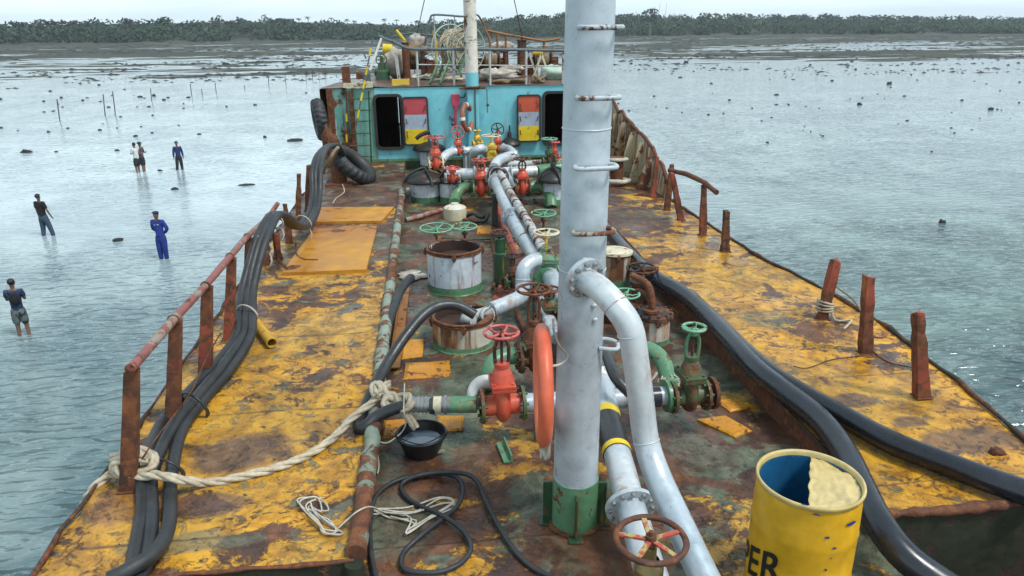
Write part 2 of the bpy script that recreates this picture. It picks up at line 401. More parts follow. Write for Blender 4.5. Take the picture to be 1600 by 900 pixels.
for i in range(9000):
    y = 100*(4.2)**rr.random(); x = rr.uniform(-.78*y, .86*y)
    if mn.noise(Vector((x*.02, y*.08, 2)))+.4*mn.noise(Vector((x*.1, y*.3, 7))) < .02: continue
    zb = SEA+max(-.06, mud_h(x, y))-.02
    s = rr.uniform(.12,.5)*(.5+y/150); o_ = len(mb.v)
    vs = [(x+s*math.cos(a)*rr.uniform(.9,2.8), y+s*math.sin(a)*rr.uniform(.6,1), zb-.1) for a in (0,1.05,2.1,3.14,4.2,5.2)]
    vs.append((x, y, zb+.05+s*rr.uniform(.10,.40))); mb.add(vs, [(k, (k+1)%6, 6) for k in range(6)], True)
o = mb.build('rubble_bank', 'rock'); o['kind'] = 'stuff'; o['label'] = 'far banks of dark coral rubble on the mudflat'
# stakes
M['stake'] = plain('stake_wood', (.09,.08,.07), .8)
for k, (px, py0, py1, lean, lb) in enumerate([(93,189,155,-4,'leftmost thin stake leaning left on the far flat'),(164,181,147,-3,'thin stake left of the twin pair beside dark rocks'),
        (180,180,143,-4,'thin stake right of the twin pair beside dark rocks'),(237,158,138,-2,'thin stake just right of the dark rock'),
        (300,151,131,-3,'leaning stake far out, left of a short stub'),(316,149,139,-1,'short stub stake between two taller stakes'),(338,146,129,-2,'slim stake right of the short stub'),
        (420,136,118,-1,'slim stake alone toward the ship bow'),(447,133,117,-2,'slim stake with a knob near the ship bow'),(382,140,134,0,'very short stake in the middle of the left flat'),
        (478,127,112,0,'left one of three thin stakes left of the forecastle'),(488,124,110,0,'middle one of three thin stakes left of the forecastle'),(498,122,108,0,'right one of three thin stakes left of the forecastle'),
        (509,121,106,-3,'tilted thin stake nearest the forecastle corner')]):
    a = P(px, py0, SEA); b_ = PY(px+lean, py1, a.y); solo('stake', MB().tube([a-Vector((0,0,.3)), b_], .045, 6), 'stake', lb, 'stake', 'thin stakes in the shallow water')
# shore: hill, wood, palms
def leaf_mat(nm, a, c):
    b = NB(nm); g = b.n('ShaderNodeNewGeometry'); cc = b.ramp(g.outputs['Random Per Island'], (0, a), (1, c)); return b.out(cc, .7, 0, None, .3)
M['leaf'] = leaf_mat('mangrove_leaf', (.009,.024,.013), (.028,.056,.026))
M['leafdark'] = leaf_mat('hill_leaf', (.009,.022,.016), (.022,.042,.029))
M['palmleaf'] = leaf_mat('palm_leaf', (.016,.034,.020), (.04,.07,.036))
M['trunk'] = plain('pale_trunk', (.20,.19,.17), .8)
def shore_y(x): return 418+30*math.sin(x*.006+.4)-max(0, x-120)*.13
def top_h(x):   # skyline height above sea
    h = 11.5+1.2*mn.noise(Vector((x*.02,0,0)))+1.2*mn.noise(Vector((x*.07,3,0)))
    h += 3.2*math.exp(-((x+120)/70)**2)*.5+4.0*math.exp(-((x-95)/45)**2)+2.2*math.exp(-((x-215)/70)**2)-2.0*math.exp(-((x+20)/50)**2)
    return h+max(0,(x-120))*-.004
mb = MB(); vs = []; xs = [-1100+i*14 for i in range(160)]
for x in xs:
    y0 = 420+30*math.sin(max(-300,min(300,x))*.006+.4)
    for k, (dy, f) in enumerate(((-14, -.02), (-6, .07), (8, .16), (30, .45), (90, .78), (200, .8), (900, .8))):
        vs.append((x, y0-(max(0, min(x,400)-120)*.13)+dy, SEA-.3+f*top_h(x)+(0.6*mn.noise(Vector((x*.05,dy,0))) if k else 0)))
fs = [(i*7+k, (i+1)*7+k, (i+1)*7+k+1, i*7+k+1) for i in range(len(xs)-1) for k in range(6)]
mb.add(vs, fs, True); mb.build('shore_terrain', plain('shore_soil', (.06,.065,.045), .9, .3), kind='structure')
def clump(mb, c, rad, n, s, rnd):
    for _ in range(n):
        d = Vector((rnd.gauss(0,1), rnd.gauss(0,1), rnd.gauss(0,1))).normalized()*rnd.uniform(.55,1.0)
        q = c+Vector((d.x*rad[0], d.y*rad[1], d.z*rad[2])); u = Vector((rnd.gauss(0,1), rnd.gauss(0,1), rnd.gauss(0,.7))).normalized(); w = u.orthogonal().normalized()
        a = rnd.uniform(.6,1.3)*s
        mb.add([q-u*a, q-w*a*.7, q+u*a, q+w*a*.7], [(0,1,2,3)])
rt = random.Random(11); mb = MB(); mb2 = MB(); mbt = MB()
for i in range(1500):
    x = rt.uniform(-330, 400); row = rt.random(); y = shore_y(x)+row*42-4
    hh = top_h(x)*(.45+.52*row)+rt.uniform(-.9,.6); r_ = rt.uniform(2.4,5.0)
    tgt = mb if row < .55 else mb2
    clump(tgt, Vector((x, y, SEA+hh-r_*.6)), (r_*1.25, r_, r_*.62), 34, .8, rt)
    if row < .2: clump(mb, Vector((x, y-2, SEA+1.8)), (r_*1.1, 1.5, 2.2), 22, .9, rt)
mb.build('mangrove_wood', 'leaf')['kind'] = 'stuff'
mb2.build('hill_wood', 'leafdark')['kind'] = 'stuff'
bpy.data.objects['mangrove_wood']['label'] = 'green mangrove wood along the far shore'
bpy.data.objects['hill_wood']['label'] = 'darker hill forest above the mangroves'
def palm(x, h, i, lb):
    y = shore_y(x)+12+ (i*7) % 14; t = thing('palm_tree', lb, 'palm tree', (x, y, SEA+.5), 'palms above the far wood')
    tp = Vector((x+rt.uniform(-.8,.8), y, SEA+h)); MB().tube([(x,y,SEA+.5), (x+.2,y,SEA+h*.5), tp], [.28,.2,.16], 6).build('trunk', 'trunk', t)
    m = MB()
    for k in range(11):
        a = k*.571+i; dr = rt.uniform(-.3,1.6); pts = [tp+Vector((math.cos(a)*q*.62, math.sin(a)*q*.62, .62*(.5*q*dr-.20*q*q))) for q in (0,1,2,3)]
        for q in range(3):
            w_ = Vector((-math.sin(a), math.cos(a), .3))*(.34-.08*q); m.add([pts[q]-w_, pts[q+1]-w_*.8, pts[q+1]+w_*.8, pts[q]+w_], [(0,1,2,3)])
    m.build('crown', 'palmleaf', t)
pr = random.Random(3)
xs_ = sorted([-104,-84,-66,-60,-49,-43,-38,-31,-22,-15,-3,4])
for i, x in enumerate(xs_):
    palm(x+pr.uniform(-2,2), top_h(x)*.93+pr.uniform(.4,1.7), i, 'coconut palm rising above the far wood left of the foremast')
t = thing('casuarina_tree', 'feathery tall tree with bare tips above the wood right of the mast', 'tree', (122, 408, SEA+.5))
MB().tube([(122,408,SEA+.5),(122,408,SEA+15)], [.4,.12], 6).tube([(126,408,SEA+8),(127,408,SEA+18)], [.15,.05], 5).tube([(130,408,SEA+8),(130.5,408,SEA+17.5)], [.12,.05], 5).build('trunk', 'trunk', t)
m = MB(); clump(m, Vector((121,408,SEA+11)), (5,3,3.2), 150, .8, rt); clump(m, Vector((124,408,SEA+13.3)), (2.2,2,1.6), 60, .6, rt); m.build('crown', 'leafdark', t)
t = thing('radio_tower', 'faint lattice mast rising above the wood at the far left', 'tower', (-265, 470, SEA))
m = MB()
for sx, sy in ((-1,-1),(1,-1),(1,1),(-1,1)): m.tube([(-265+sx, 470+sy, SEA), (-265+sx*.25, 470+sy*.25, SEA+20)], .10, 4)
for k in range(9):
    s0 = 1-.75*k/9; z0 = SEA+20*k/9; s1 = 1-.75*(k+1)/9; z1 = SEA+20*(k+1)/9
    m.tube([(-265-s0, 469, z0), (-265+s1, 469, z1)], .06, 4).tube([(-265+s0, 471, z0), (-265-s1, 471, z1)], .06, 4)
m.build('lattice', 'railgrey', t)
# ================================================================== THE SHIP: hull and deck
XL, XC0, XC1 = -2.43, -.56, 2.87
ZC = -.19
def edge_r(y):
    k = [(-8,4.4),(3,4.4),(4.4,4.45),(5.5,4.62),(6.8,4.74),(8.1,4.64),(9.2,4.46),(12,4.38),(14,4.36),(17.8,4.30),(21,3.9),(25,2.7)]
    for (a, va), (b, vb) in zip(k, k[1:]):
        if a <= y <= b: return va+(vb-va)*(y-a)/(b-a)
    return 4.3
def edge_l(y):
    k = [(-8,-2.43),(13,-2.43),(17.8,-2.42),(21,-2.0),(25,-.9)]
    for (a, va), (b, vb) in zip(k, k[1:]):
        if a <= y <= b: return va+(vb-va)*(y-a)/(b-a)
    return -2.4
def deck_mat(name, kind):
    b = NB(name); co = b.coord((1,1,1), world=True)
    sp = b.n('ShaderNodeSeparateXYZ'); b.l(co, sp.inputs[0]); Y = sp.outputs[1]; X = sp.outputs[0]
    big = b.noise(co, .55, 3, .5, .4); mid = b.noise(co, 2.1, 9, .66, .5); fine = b.noise(co, 9, 8, .65, .3); pit = b.noise(co, 26, 5, .6)
    # coat under everything: grey green primer and brown rust
    rc = b.ramp(b.noise(co, 3.4, 9, .7, .4), (.30, (.030,.017,.014)), (.46, (.085,.038,.022)), (.60, (.16,.062,.026)), (.74, (.30,.11,.03)))
    grey = b.mix(b.ramp(fine, (.35, 0), (.65, 1)), (.10,.10,.065), (.20,.20,.145)) if kind != 'centre' else b.mix(b.ramp(fine, (.35, 0), (.65, 1)), (.065,.085,.05), (.15,.17,.115))
    gm = b.noise(b.coord((1,1,1), world=True), 1.25, 8, .68, .8)
    lo = {'left': .52, 'right': .55, 'centre': .50, 'fore': .60}[kind]
    under = b.mix(b.ramp(gm, (lo, 0), (lo+.035, 1)), rc, grey)
    s = b.math('ADD', b.math('MULTIPLY', mid, .62), b.math('MULTIPLY', big, .38))
    s = b.math('ADD', s, b.math('MULTIPLY', b.math('SUBTRACT', pit, .5), .10))
    # how much yellow is left, by place on the deck
    if kind == 'left':
        bias = b.ramp(b.math('MULTIPLY', Y, .05), (.10, .045), (.36, .025), (.5, -.03), (.60, -.07), (.9, -.09))
    elif kind == 'right':
        bias = b.ramp(b.math('MULTIPLY', Y, .05), (.10, .085), (.48, .055), (.60, .015), (.75, -.06), (.9, -.09))
    else:
        bias = None
    if bias is not None:
        # ramps clamp below 0: carry the bias as an offset from 0.5
        pass
    return b, co, sp, big, mid, fine, pit, under, s
def _bl(px, py, z, rx, ry, c, am=1.0): q = P(px, py, z); return (q.x, q.y, rx, ry, c, am)
BR = (.085,.050,.038); RD = (.14,.055,.022); GG = (.085,.095,.062)
BLOTCH = {'left': [_bl(375,708,0,.42,.30,BR), _bl(330,790,0,.30,.14,BR,.8), _bl(205,790,0,.35,.25,RD,.8), _bl(270,850,0,.5,.12,GG,.8), _bl(560,300,0,.7,2.0,BR,.45)],
  'right': [_bl(1330,625,0,.26,.12,BR), _bl(1420,660,0,.16,.12,BR), _bl(1520,690,0,.5,.22,BR,.9), _bl(1200,500,0,.3,.35,GG,.7), _bl(980,330,0,.5,2.2,BR,.55), _bl(1290,520,0,.35,.3,RD,.6)],
  'centre': [_bl(960,850,ZC,.6,.4,RD,.6), _bl(770,720,ZC,.4,.35,RD,.7), _bl(640,740,ZC,.25,.2,BR,.6), _bl(1080,700,ZC,.4,.4,BR,.5), _bl(700,650,ZC,.35,.2,GG,.8), _bl(1160,590,ZC,.4,.7,GG,.8), _bl(620,820,ZC,.3,.4,GG,.7)]}
def finish_deck(name, kind, stops, ylo):
    b, co, sp, big, mid, fine, pit, under, s = deck_mat(name, kind)
    bias = b.math('SUBTRACT', b.ramp(b.math('MULTIPLY', sp.outputs[1], .05), *[(p, .5+v) for p, v in stops]), .5)
    s = b.math('ADD', s, bias)
    ym = b.ramp(s, (ylo, 0), (ylo+.022, 1))
    yc = b.mix(b.ramp(fine, (.3, 0), (.7, 1)), (.47,.19,.007), (.74,.385,.012))
    yc = b.mix(b.ramp(big, (.40, .0), (.60, .55)), yc, (.42,.25,.04))
    sc_ = b.noise(co, 7.5, 10, .78, .8)     # scabs of rust and scuffs inside the yellow
    scab = b.ramp(sc_, (.535, 0), (.585, 1))
    yc = b.mix(scab, yc, b.mix(b.ramp(big, (.45, 0), (.55, 1)), (.13,.055,.022), (.23,.19,.10)))
    c = b.mix(ym, under, yc)
    if kind in BLOTCH:
        for bx, by, rx, ry, cc, am in BLOTCH[kind]:
            vx = b.math('DIVIDE', b.math('SUBTRACT', sp.outputs[0], bx), rx); vy = b.math('DIVIDE', b.math('SUBTRACT', sp.outputs[1], by), ry)
            dd = b.math('ADD', b.math('ADD', b.math('MULTIPLY', vx, vx), b.math('MULTIPLY', vy, vy)), b.math('MULTIPLY', b.math('SUBTRACT', mid, .5), 3.2))
            c = b.mix(b.ramp(dd, (.5, am*.85), (1.0, 0)), c, b.mix(b.ramp(fine, (.35,0), (.65,1)), cc, tuple(q*1.9 for q in cc)))
    grime = b.ramp(b.noise(co, 2.3, 9, .72, 1.0), (.42, 0), (.62, .85))
    c = b.mix(grime, c, b.mix(1, c, (.30,.25,.20), 'MULTIPLY'))
    dark = b.ramp(b.noise(co, 6.5, 8, .75, .6), (.53, 0), (.68, .60)); c = b.mix(dark, c, b.mix(1, c, (.30,.24,.20), 'MULTIPLY'))
    seam = b.math('ABSOLUTE', b.math('SUBTRACT', b.math('FRACT', b.math('MULTIPLY', b.math('ADD', sp.outputs[1], b.math('MULTIPLY', fine, .02)), .62)), .5))
    sm_ = b.ramp(seam, (.0, 1), (.012, 0)); c = b.mix(b.math('MULTIPLY', sm_, b.ramp(mid, (.4, .2), (.6, .85))), c, (.06,.03,.018))
    spots = b.ramp(b.noise(co, 15, 4, .6, .3), (.63, 0), (.67, .9)); c = b.mix(spots, c, (.045,.022,.014))
    hgt = b.math('ADD', b.math('MULTIPLY', ym, .55), b.math('MULTIPLY', fine, .9)); hgt = b.math('SUBTRACT', hgt, b.math('MULTIPLY', scab, .3)); hgt = b.math('ADD', hgt, b.math('MULTIPLY', sm_, .8))
    n1 = b.bump(hgt, .8, .012); n2 = b.bump(pit, .45, .006, n1)
    wet = b.noise(co, .8, 6, .6, .6)
    rg = b.mix(b.ramp(wet, (.45, 0), (.62, 1)), b.ramp(fine, (.3, .42), (.7, .62)), b.ramp(fine, (.3, .16), (.7, .40)))
    return b.out(c, rg, 0, n2, .5)
M['deckL'] = finish_deck('peeling_yellow_deck_left', 'left', ((.15,.035),(.34,.05),(.45,.02),(.56,-.05),(.9,-.075)), .495)
M['deckR'] = finish_deck('peeling_yellow_deck_right', 'right', ((.15,.085),(.36,.08),(.48,.025),(.62,-.02),(.9,-.075)), .495)
M['deckC'] = finish_deck('green_brown_deck_centre', 'centre', ((.10,-.045),(.2,-.05),(.30,-.075),(.36,-.085),(.9,-.08)), .49)
M['deckF'] = finish_deck('brown_deck_forecastle', 'fore', ((0,-.15),(1,-.15)), .5)
M['hull'] = paint('hull_rust_green', (.05,.075,.035), .45, .7, 2.2, .65, 0, (.10,.035,.02), bump=.8)
def sheet(name, fx0, fx1, y0, y1, z, mat, nx=24, ny=150, buckle=.016):
    vs = []
    for j in range(ny+1):
        y = y0+(y1-y0)*j/ny; a, b_ = fx0(y), fx1(y)
        for i in range(nx+1):
            x = a+(b_-a)*i/nx; e = min(1, min(i, nx-i)/2)
            zz = z+buckle*e*(mn.noise(Vector((x*1.1, y*1.1, z*7)))+.5*mn.noise(Vector((x*2.9, y*2.9, 5))))
            vs.append((x, y, zz))
    fs = [(j*(nx+1)+i, j*(nx+1)+i+1, (j+1)*(nx+1)+i+1, (j+1)*(nx+1)+i) for j in range(ny) for i in range(nx)]
    return MB().add(vs, fs, True).build(name, mat, kind='structure')
YA = 3.72
jag = lambda y, s: .035*mn.noise(Vector((y*2.3, s, 0)))+.02*mn.noise(Vector((y*7, s, 3)))
sheet('side_deck_floor', lambda y: XL+jag(y,1), lambda y: XC0, YA, 17.9, 0, 'deckL')
sheet('side_deck_floor', lambda y: XC1, lambda y: edge_r(y)+jag(y,2), YA, 17.9, 0, 'deckR')
sheet('centre_deck_floor', lambda y: XC0-.02, lambda y: XC1+.02, -1.5, 17.9, ZC, 'deckC', 30, 170)
sheet('lower_deck_floor', lambda y: XL, lambda y: XC0-.03, -1.5, YA-.03, -1.0, 'deckC', 8, 20)
sheet('lower_deck_floor', lambda y: XC1+.03, lambda y: 4.4, -1.5, YA-.03, -1.0, 'deckC', 8, 20)
def ragged_wall(mb, pts, z0, z1, amp=.0):   # upright plate along pts
    vs = []
    for p in pts: vs += [(p[0], p[1], z0), (p[0], p[1], z1+amp*mn.noise(Vector((p[0]*3, p[1]*3, 1))))]
    mb.add(vs, [(2*i, 2*i+2, 2*i+3, 2*i+1) for i in range(len(pts)-1)])
hull = MB()
N = 110
lp = [(edge_l(y)+.0+jag(y,1), y) for y in [YA-5+i*(25-YA+5)/N for i in range(N+1)]]; rp_ = [(edge_r(y)+jag(y,2), y) for y in [YA-5+i*(25-YA+5)/N for i in range(N+1)]]
ragged_wall(hull, [(x-.004, y) for x, y in lp], SEA-1, -.008); ragged_wall(hull, [(x+.004, y) for x, y in rp_][::-1], SEA-1, -.008)
ragged_wall(hull, [(-.9,25), (.9,27.5), (2.7,25)], SEA-1, -.008)
hull.build('hull_wall', 'hull', kind='structure')
# trunk walls between the deck levels and the aft drop
mb = MB(); ys = [YA+i*(17.9-YA)/60 for i in range(61)]
ragged_wall(mb, [(XC0+.003, y) for y in ys][::-1], ZC-.02, .012, .02); ragged_wall(mb, [(XC1-.003, y) for y in ys], ZC-.02, .014, .03)
mb.build('coaming_wall', M['rust'], kind='structure')
mb = MB()
xs1 = [XL+i*(XC0-XL)/30 for i in range(31)]; xs2 = [XC1+i*(4.42-XC1)/30 for i in range(31)]
ragged_wall(mb, [(x, YA-.02+.015*mn.noise(Vector((x*4,0,0)))) for x in xs1], -1.02, -.004); ragged_wall(mb, [(x, YA-.02+.015*mn.noise(Vector((x*4,0,0)))) for x in xs2], -1.02, -.004)
mb.box((XC0-.012, .95, -.63), (.02, 5.5, .76)).box((XC1+.012, .95, -.63), (.02, 5.5, .76))
M['aftwall'] = paint('green_streaked_plate', (.014,.020,.011), .3, .6, 3.5, 0, 0, (.030,.036,.020), under=(.035,.018,.012))
mb.build('trunk_end_wall', 'aftwall', kind='structure')
# ragged rusty lips
def lip(name, pts, r, mat='rust', amp=.6):
    q = [Vector(p)+Vector((.008*mn.noise(Vector(p)*6), 0, .014*mn.noise(Vector(p)*5))) for p in pts]
    return MB().tube(q, [r*(1+amp*mn.noise(Vector(p)*11)) for p in pts], 7).build(name, mat, kind='structure')
lip('deck_edge_trim', [(x-.01, y, .012) for x, y in lp if y > YA], .016, 'rustdark', .9); lip('deck_edge_trim', [(x+.01, y, .012) for x, y in rp_ if y > YA], .022, 'rustdark', .9)
lip('coaming_trim', [(XC1-.0, y, .008) for y in ys], .014, 'rustdark', .9); lip('aft_trim', [(x, YA-.02, .008) for x in xs2], .028, 'rust', 1.3); lip('aft_trim', [(x, YA-.02, .006) for x in xs1], .014)
# ================================================================== FITTINGS ON THE DECK
def wheel(mb, c, r, axis=(0,0,1), tr=.012, spokes=5, dish=.02):
    c = Vector(c); z = Vector(axis).normalized(); x = z.orthogonal().normalized(); y = z.cross(x)
    mb.torus(c, r, tr, z, 36, 8, lump=.12)
    mb.cyl(c-z*(dish+.012), c+z*.012, r*.17, r*.14, 12)
    for k in range(spokes):
        a = 2*math.pi*k/spokes+.3; d = x*math.cos(a)+y*math.sin(a)
        mb.tube([c-z*dish*.6+d*r*.13, c-z*dish+d*r*.5, c+d*(r-tr*.5)], [tr*1.1, tr*.95, tr*.75], 6)
    mb.cyl(c+z*.012, c+z*.03, r*.07, seg=6)
    return mb
def gate_valve(name, label, px, py, za, wpy, wpx, cols, ang=0, L=.16, rb=.11, wang=None, spokes=5, group='gate valves on the deck pipework', stem_rise=.03, scale=1.0, no_wheel=False):
    """axis of the pipe horizontal at heading ang; centre seen at (px,py) at height za; wheel seen at row wpy, wpx pixels wide"""
    body_m, wheel_m, fl_m, top_m = cols
    c = P(px, py, za); d = depth(c); wc = PY(px, wpy, c.y); wc.x = c.x; wr = wpx*d/FPX/2*1.0
    hz = wc.z-za
    t = thing(name, label, 'valve', (c.x, c.y, za-rb-.02), group)
    ax = Vector((math.cos(ang), math.sin(ang), 0)); L *= scale; rb *= scale
    m = MB(); m.cyl(c-ax*L, c+ax*L, rb*.66, seg=20)
    # wedge chamber: flat oval body
    vs = []; n = 20; rings = [(-rb*1.05,.25),(-rb*.95,.6),(-rb*.6,.95),(0,1.06),(rb*.6,1.0),(rb*1.05,.86),(rb*1.35,.80)]
    sx = Vector((-ax.y, ax.x, 0))
    for h, k in rings:
        for i in range(n):
            a = 2*math.pi*i/n; vs.append(c+sx*math.cos(a)*rb*k+ax*math.sin(a)*rb*.55*max(k,.5)+Vector((0,0,h)))
    m.add(vs, [(i*n+j, i*n+(j+1)%n, (i+1)*n+(j+1)%n, (i+1)*n+j) for i in range(len(rings)-1) for j in range(n)], True); m.add(vs[:n], [tuple(range(n))[::-1]])
    m.build('body', body_m, t)
    for s in (-1, 1):
        f = MB(); a0 = c+ax*(L*s); f.hard([(rb*.6,-.012),(rb*1.12,-.012),(rb*1.12,.014),(rb*.6,.014)], a0, ax*s, 26)
        f.bolts(a0, ax*s, rb*.92, 8, .011*scale+.002, .026, -.035).bolts(a0, ax*s, rb*.92, 8, .011*scale+.002, .018, .014)
        f.build('flange', fl_m, t)
    b0 = za+rb*1.35; rem = wc.z-b0; bon = max(.06, rem*.34)
    m = MB(); rot = Matrix.Rotation(ang, 3, 'Z')
    m.box((c.x, c.y, b0+.012), (rb*1.5, rb*2.15, .024), rot).box((c.x, c.y, b0+.040), (rb*1.5, rb*2.15, .024), rot)
    for i in (-1, 1):
        for j in (-1, 0, 1):
            q = c+ax*(rb*.58*i)+sx*(rb*.85*j); q.z = b0-.012; m.cyl(q, q+Vector((0,0,.08)), .010*scale+.002, seg=6)
    m.hard([(rb*.8, .05),(rb*.62, .05+bon*.45),(rb*.40, .05+bon*.8),(rb*.5, .05+bon*.8),(rb*.5,.05+bon),(0,.05+bon)], (c.x, c.y, b0), seg=18)
    m.build('bonnet', body_m, t, .003)
    m = MB(); y0 = b0+.05+bon*.95; y1 = wc.z-stem_rise
    for s in (-1, 1): m.tube([(c.x+ax.x*rb*.42*s, c.y+ax.y*rb*.42*s, y0), (c.x+ax.x*rb*.44*s, c.y+ax.y*rb*.44*s, y0+(y1-y0)*.6), (c.x+ax.x*rb*.16*s, c.y+ax.y*rb*.16*s, y1-.01)], rb*.12, 6, sub=3)
    m.cyl((c.x,c.y,y1-.035), (c.x,c.y,y1), rb*.3, seg=12).build('yoke', top_m, t)
    MB().cyl((c.x,c.y,y0-.02), (c.x,c.y,wc.z+.04), .012*scale, seg=8).build('stem', 'rustdark', t)
    if not no_wheel:
        axw = (0,0,1) if wang is None else wang
        wheel(MB(), (c.x,c.y,wc.z), wr, axw, .011*scale+.002, spokes).build('handwheel', wheel_m, t)
    return t, c
def standwheel(label, px, py, wpx, base_py, cols, r_stem=.02, spokes=5, pedestal=False, group='handwheels on deck spindles', cat='handwheel'):
    b = P(px, base_py, ZC); w = PY(px, py, b.y); d = depth(w)
    t = thing('spindle_handwheel', label, cat, (b.x, b.y, ZC), group)
    w = Vector((b.x, b.y, w.z)); m = MB()
    if pedestal:
        h = w.z-ZC; m.hard([(.085,0),(.085,h*.62),(.06,h*.64),(.05,h*.88),(.03,h*.9)], (b.x,b.y,ZC), seg=14)
        for s in (-1,1): m.box((b.x+s*.055, b.y, ZC+h*.76), (.02,.05,h*.24))
    else: m.cyl((b.x,b.y,ZC), (b.x,b.y,w.z), r_stem, seg=10).hard([(.07,0),(.07,.03),(.035,.05),(.035,.10),(.02,.10)], (b.x,b.y,ZC), seg=12).hard([(.02,0),(.045,0),(.045,.03),(.02,.03)], (b.x,b.y,w.z-.12), seg=10)
    m.build('spindle', cols[1], t)
    wheel(MB(), w, wpx*d/FPX/2, (.03,-.05,1), .013, spokes).build('handwheel', cols[0], t)
    return t
def flange(mb, c, axis, r, n=10, th=.022, br=.012):
    mb.hard([(r*.5,-th),(r,-th),(r,0),(r*.5,0)], c, axis, 32); mb.bolts(c, axis, r*.82, n, br, .02, 0.0); return mb
# ---- the tall silver mast with its rungs
MX, MY = .885, 4.15
t = thing('silver_mast', 'tall thick silver painted steel mast with green foot standing in the middle of the deck', 'mast', (MX, MY, ZC))
MR = lambda z: .150-.0045*(z-ZC)
lean = lambda z: Vector((MX+.012*(z-ZC)*.5, MY, z))
MB().tube([lean(z) for z in (ZC+.36, .8, 1.6, 2.4, 3.2, 4.6, 6.2)], [MR(z) for z in (ZC+.36, .8, 1.6, 2.4, 3.2, 4.6, 6.2)], 48).build('column', 'silver_mast', t)
m = MB(); m.tube([lean(ZC), lean(ZC+.18), lean(ZC+.365)], [MR(0)+.006]*3, 48); m.build('green_foot', 'green', t)
for k in range(4):
    a = R(-98+90*k); d = Vector((math.cos(a), math.sin(a), 0)); c0 = lean(ZC)+d*(MR(0)+.03)
    mm = MB(); q = Matrix.Rotation(a, 3, 'Z'); 
    mm.box((c0.x, c0.y, ZC+.16), (.075, .014, .32), q, .98); mm.box((c0.x+d.x*.0, c0.y, ZC+.006), (.13, .10, .012), q)
    mm.build('gusset_plate', 'green_dark', t, .004)
mm = MB(); mm.hard([(.17,-.01),(.185,.008),(.165,.014),(.15,.018)], (MX,MY,ZC), seg=30, wob=.06); mm.build('base_weld', 'rust', t)
M['rungpaint'] = paint('rung_paint', (.46,.52,.55), .3, .45, 14)
M['rungrust'] = paint('rung_rusty_paint', (.34,.33,.26), .62, .6, 14)
def mast_z(py):      # height on the mast's camera side seen at this row
    return PY(912, py, MY-.14).z
for py, mt in ((43,'rungpaint'),(153,'rungpaint'),(262,'rungpaint'),(363,'rungrust'),(549,'rungpaint')):
    z = mast_z(py); r = MR(z); cx = lean(z).x
    off = .06 if py != 549 else .15
    a0 = R(-128) if py != 549 else R(-15); a1 = R(-18) if py != 549 else R(30)
    if py == 549: pts = [Vector((cx+r*.7, MY-r*.75, z)), Vector((cx+r*.9+.07, MY-r*.75-.03, z)), Vector((cx+r*.9+.10, MY-r*.3, z)), Vector((cx+r*.9+.05, MY+.02, z)), Vector((cx+r*.8, MY+.03, z))]
    else: pts = [Vector((cx-r*.60, MY-r*.78, z)), Vector((cx-r*.62, MY-r-.03, z)), Vector((cx-r*.1, MY-r-.045, z)), Vector((cx+r-.01, MY-r-.03, z)), Vector((cx+r+.012, MY-r*.7, z)), Vector((cx+r*.85, MY-r*.4, z))]
    MB().tube(pts, .0145, 8, sub=4).build('rung', mt, t)
# weld seams and lugs
for py in (430, 205): 
    z = mast_z(py); MB().torus(lean(z), MR(z)+.001, .004, (0,0,1), 48, 6).build('weld_seam', 'silver', t)
for py, dx in ((405,-.02),(478,.05),(500,.06)): z = mast_z(py); MB().blob((lean(z).x+dx, MY-MR(z)-.002, z), (.016,.008,.014), 3, .1).build('weld_lug', 'silver', t)
# ---- silver branch pipe off the mast
t = thing('branch_pipe', 'silver elbow pipe bolted to the mast flange, dropping toward the camera', 'pipe', (1.05, 3.7, .1))
fc = PY(915, 436, MY-.20)
fa = Vector((.42,-.86,-.22)).normalized()
fl_ = MB().hard([(.06,-.03),(.125,-.03),(.125,0),(.06,0)], fc, fa, 36).build('flange', 'silver', t)
fx_, fy_ = fa.orthogonal().normalized(), fa.cross(fa.orthogonal().normalized())
for k in range(10): qa = R(36*k+18); MB().cyl(fc+(fx_*math.cos(qa)+fy_*math.sin(qa))*.103, fc+(fx_*math.cos(qa)+fy_*math.sin(qa))*.103+fa*.022, .0155, .013, 8).build('bolt', 'galv', fl_)
dn = lambda px, py, y: PY(px, py, y)
pts = [fc-fa*.08, fc+fa*.03, dn(938,452,3.80), dn(962,478,3.68), dn(984,512,3.62), dn(993,560,3.60), dn(1001,620,3.58), dn(1010,690,3.55), dn(1030,750,3.40), dn(1062,820,3.14), dn(1102,905,2.86), dn(1145,990,2.6)]
MB().tube(pts, [.073,.073,.073,.074,.075,.074,.074,.075,.078,.078,.078,.078], 32, sub=4).build('pipe', 'silver', t)
for q, ax_ in ((pts[3], pts[4]-pts[2]), (pts[4]+(pts[5]-pts[4])*.2, pts[5]-pts[4]), (pts[7], pts[8]-pts[6])): MB().torus(q, .075, .004, ax_, 32, 6).build('weld_seam', 'silver', t)
# ---- main pipeline along the deck
t = thing('main_pipeline', 'long fat silver pipeline running forward beside the mast with black and yellow bands', 'pipeline', (1.25, 4, 0))
zl = .16
mp_ = [P(1012,880,.02), P(985,790,.12), P(962,700,.16), P(945,620,.18), P(938,588,.18)]
MB().tube([P(1040,960,-.02)]+mp_[:2], .095, 32, sub=3).build('pipe', 'silver', t)
MB().tube([mp_[1], P(974,745,.14), mp_[2]+(mp_[1]-mp_[2])*.12], .098, 32).build('pipe', 'silver', t)
MB().tube([mp_[2]+(mp_[1]-mp_[2])*.14, P(949,655,.17)], .104, 32).build('black_sleeve', 'rubber', t)
for a, b in ((.04,.13),): MB().tube([mp_[2]+(mp_[1]-mp_[2])*a, mp_[2]+(mp_[1]-mp_[2])*b], .1055, 32).build('yellow_tape', M['dooryel'], t)
MB().tube([P(949,657,.17), P(948,647,.17)], .1055, 32).build('yellow_tape', M['dooryel'], t)
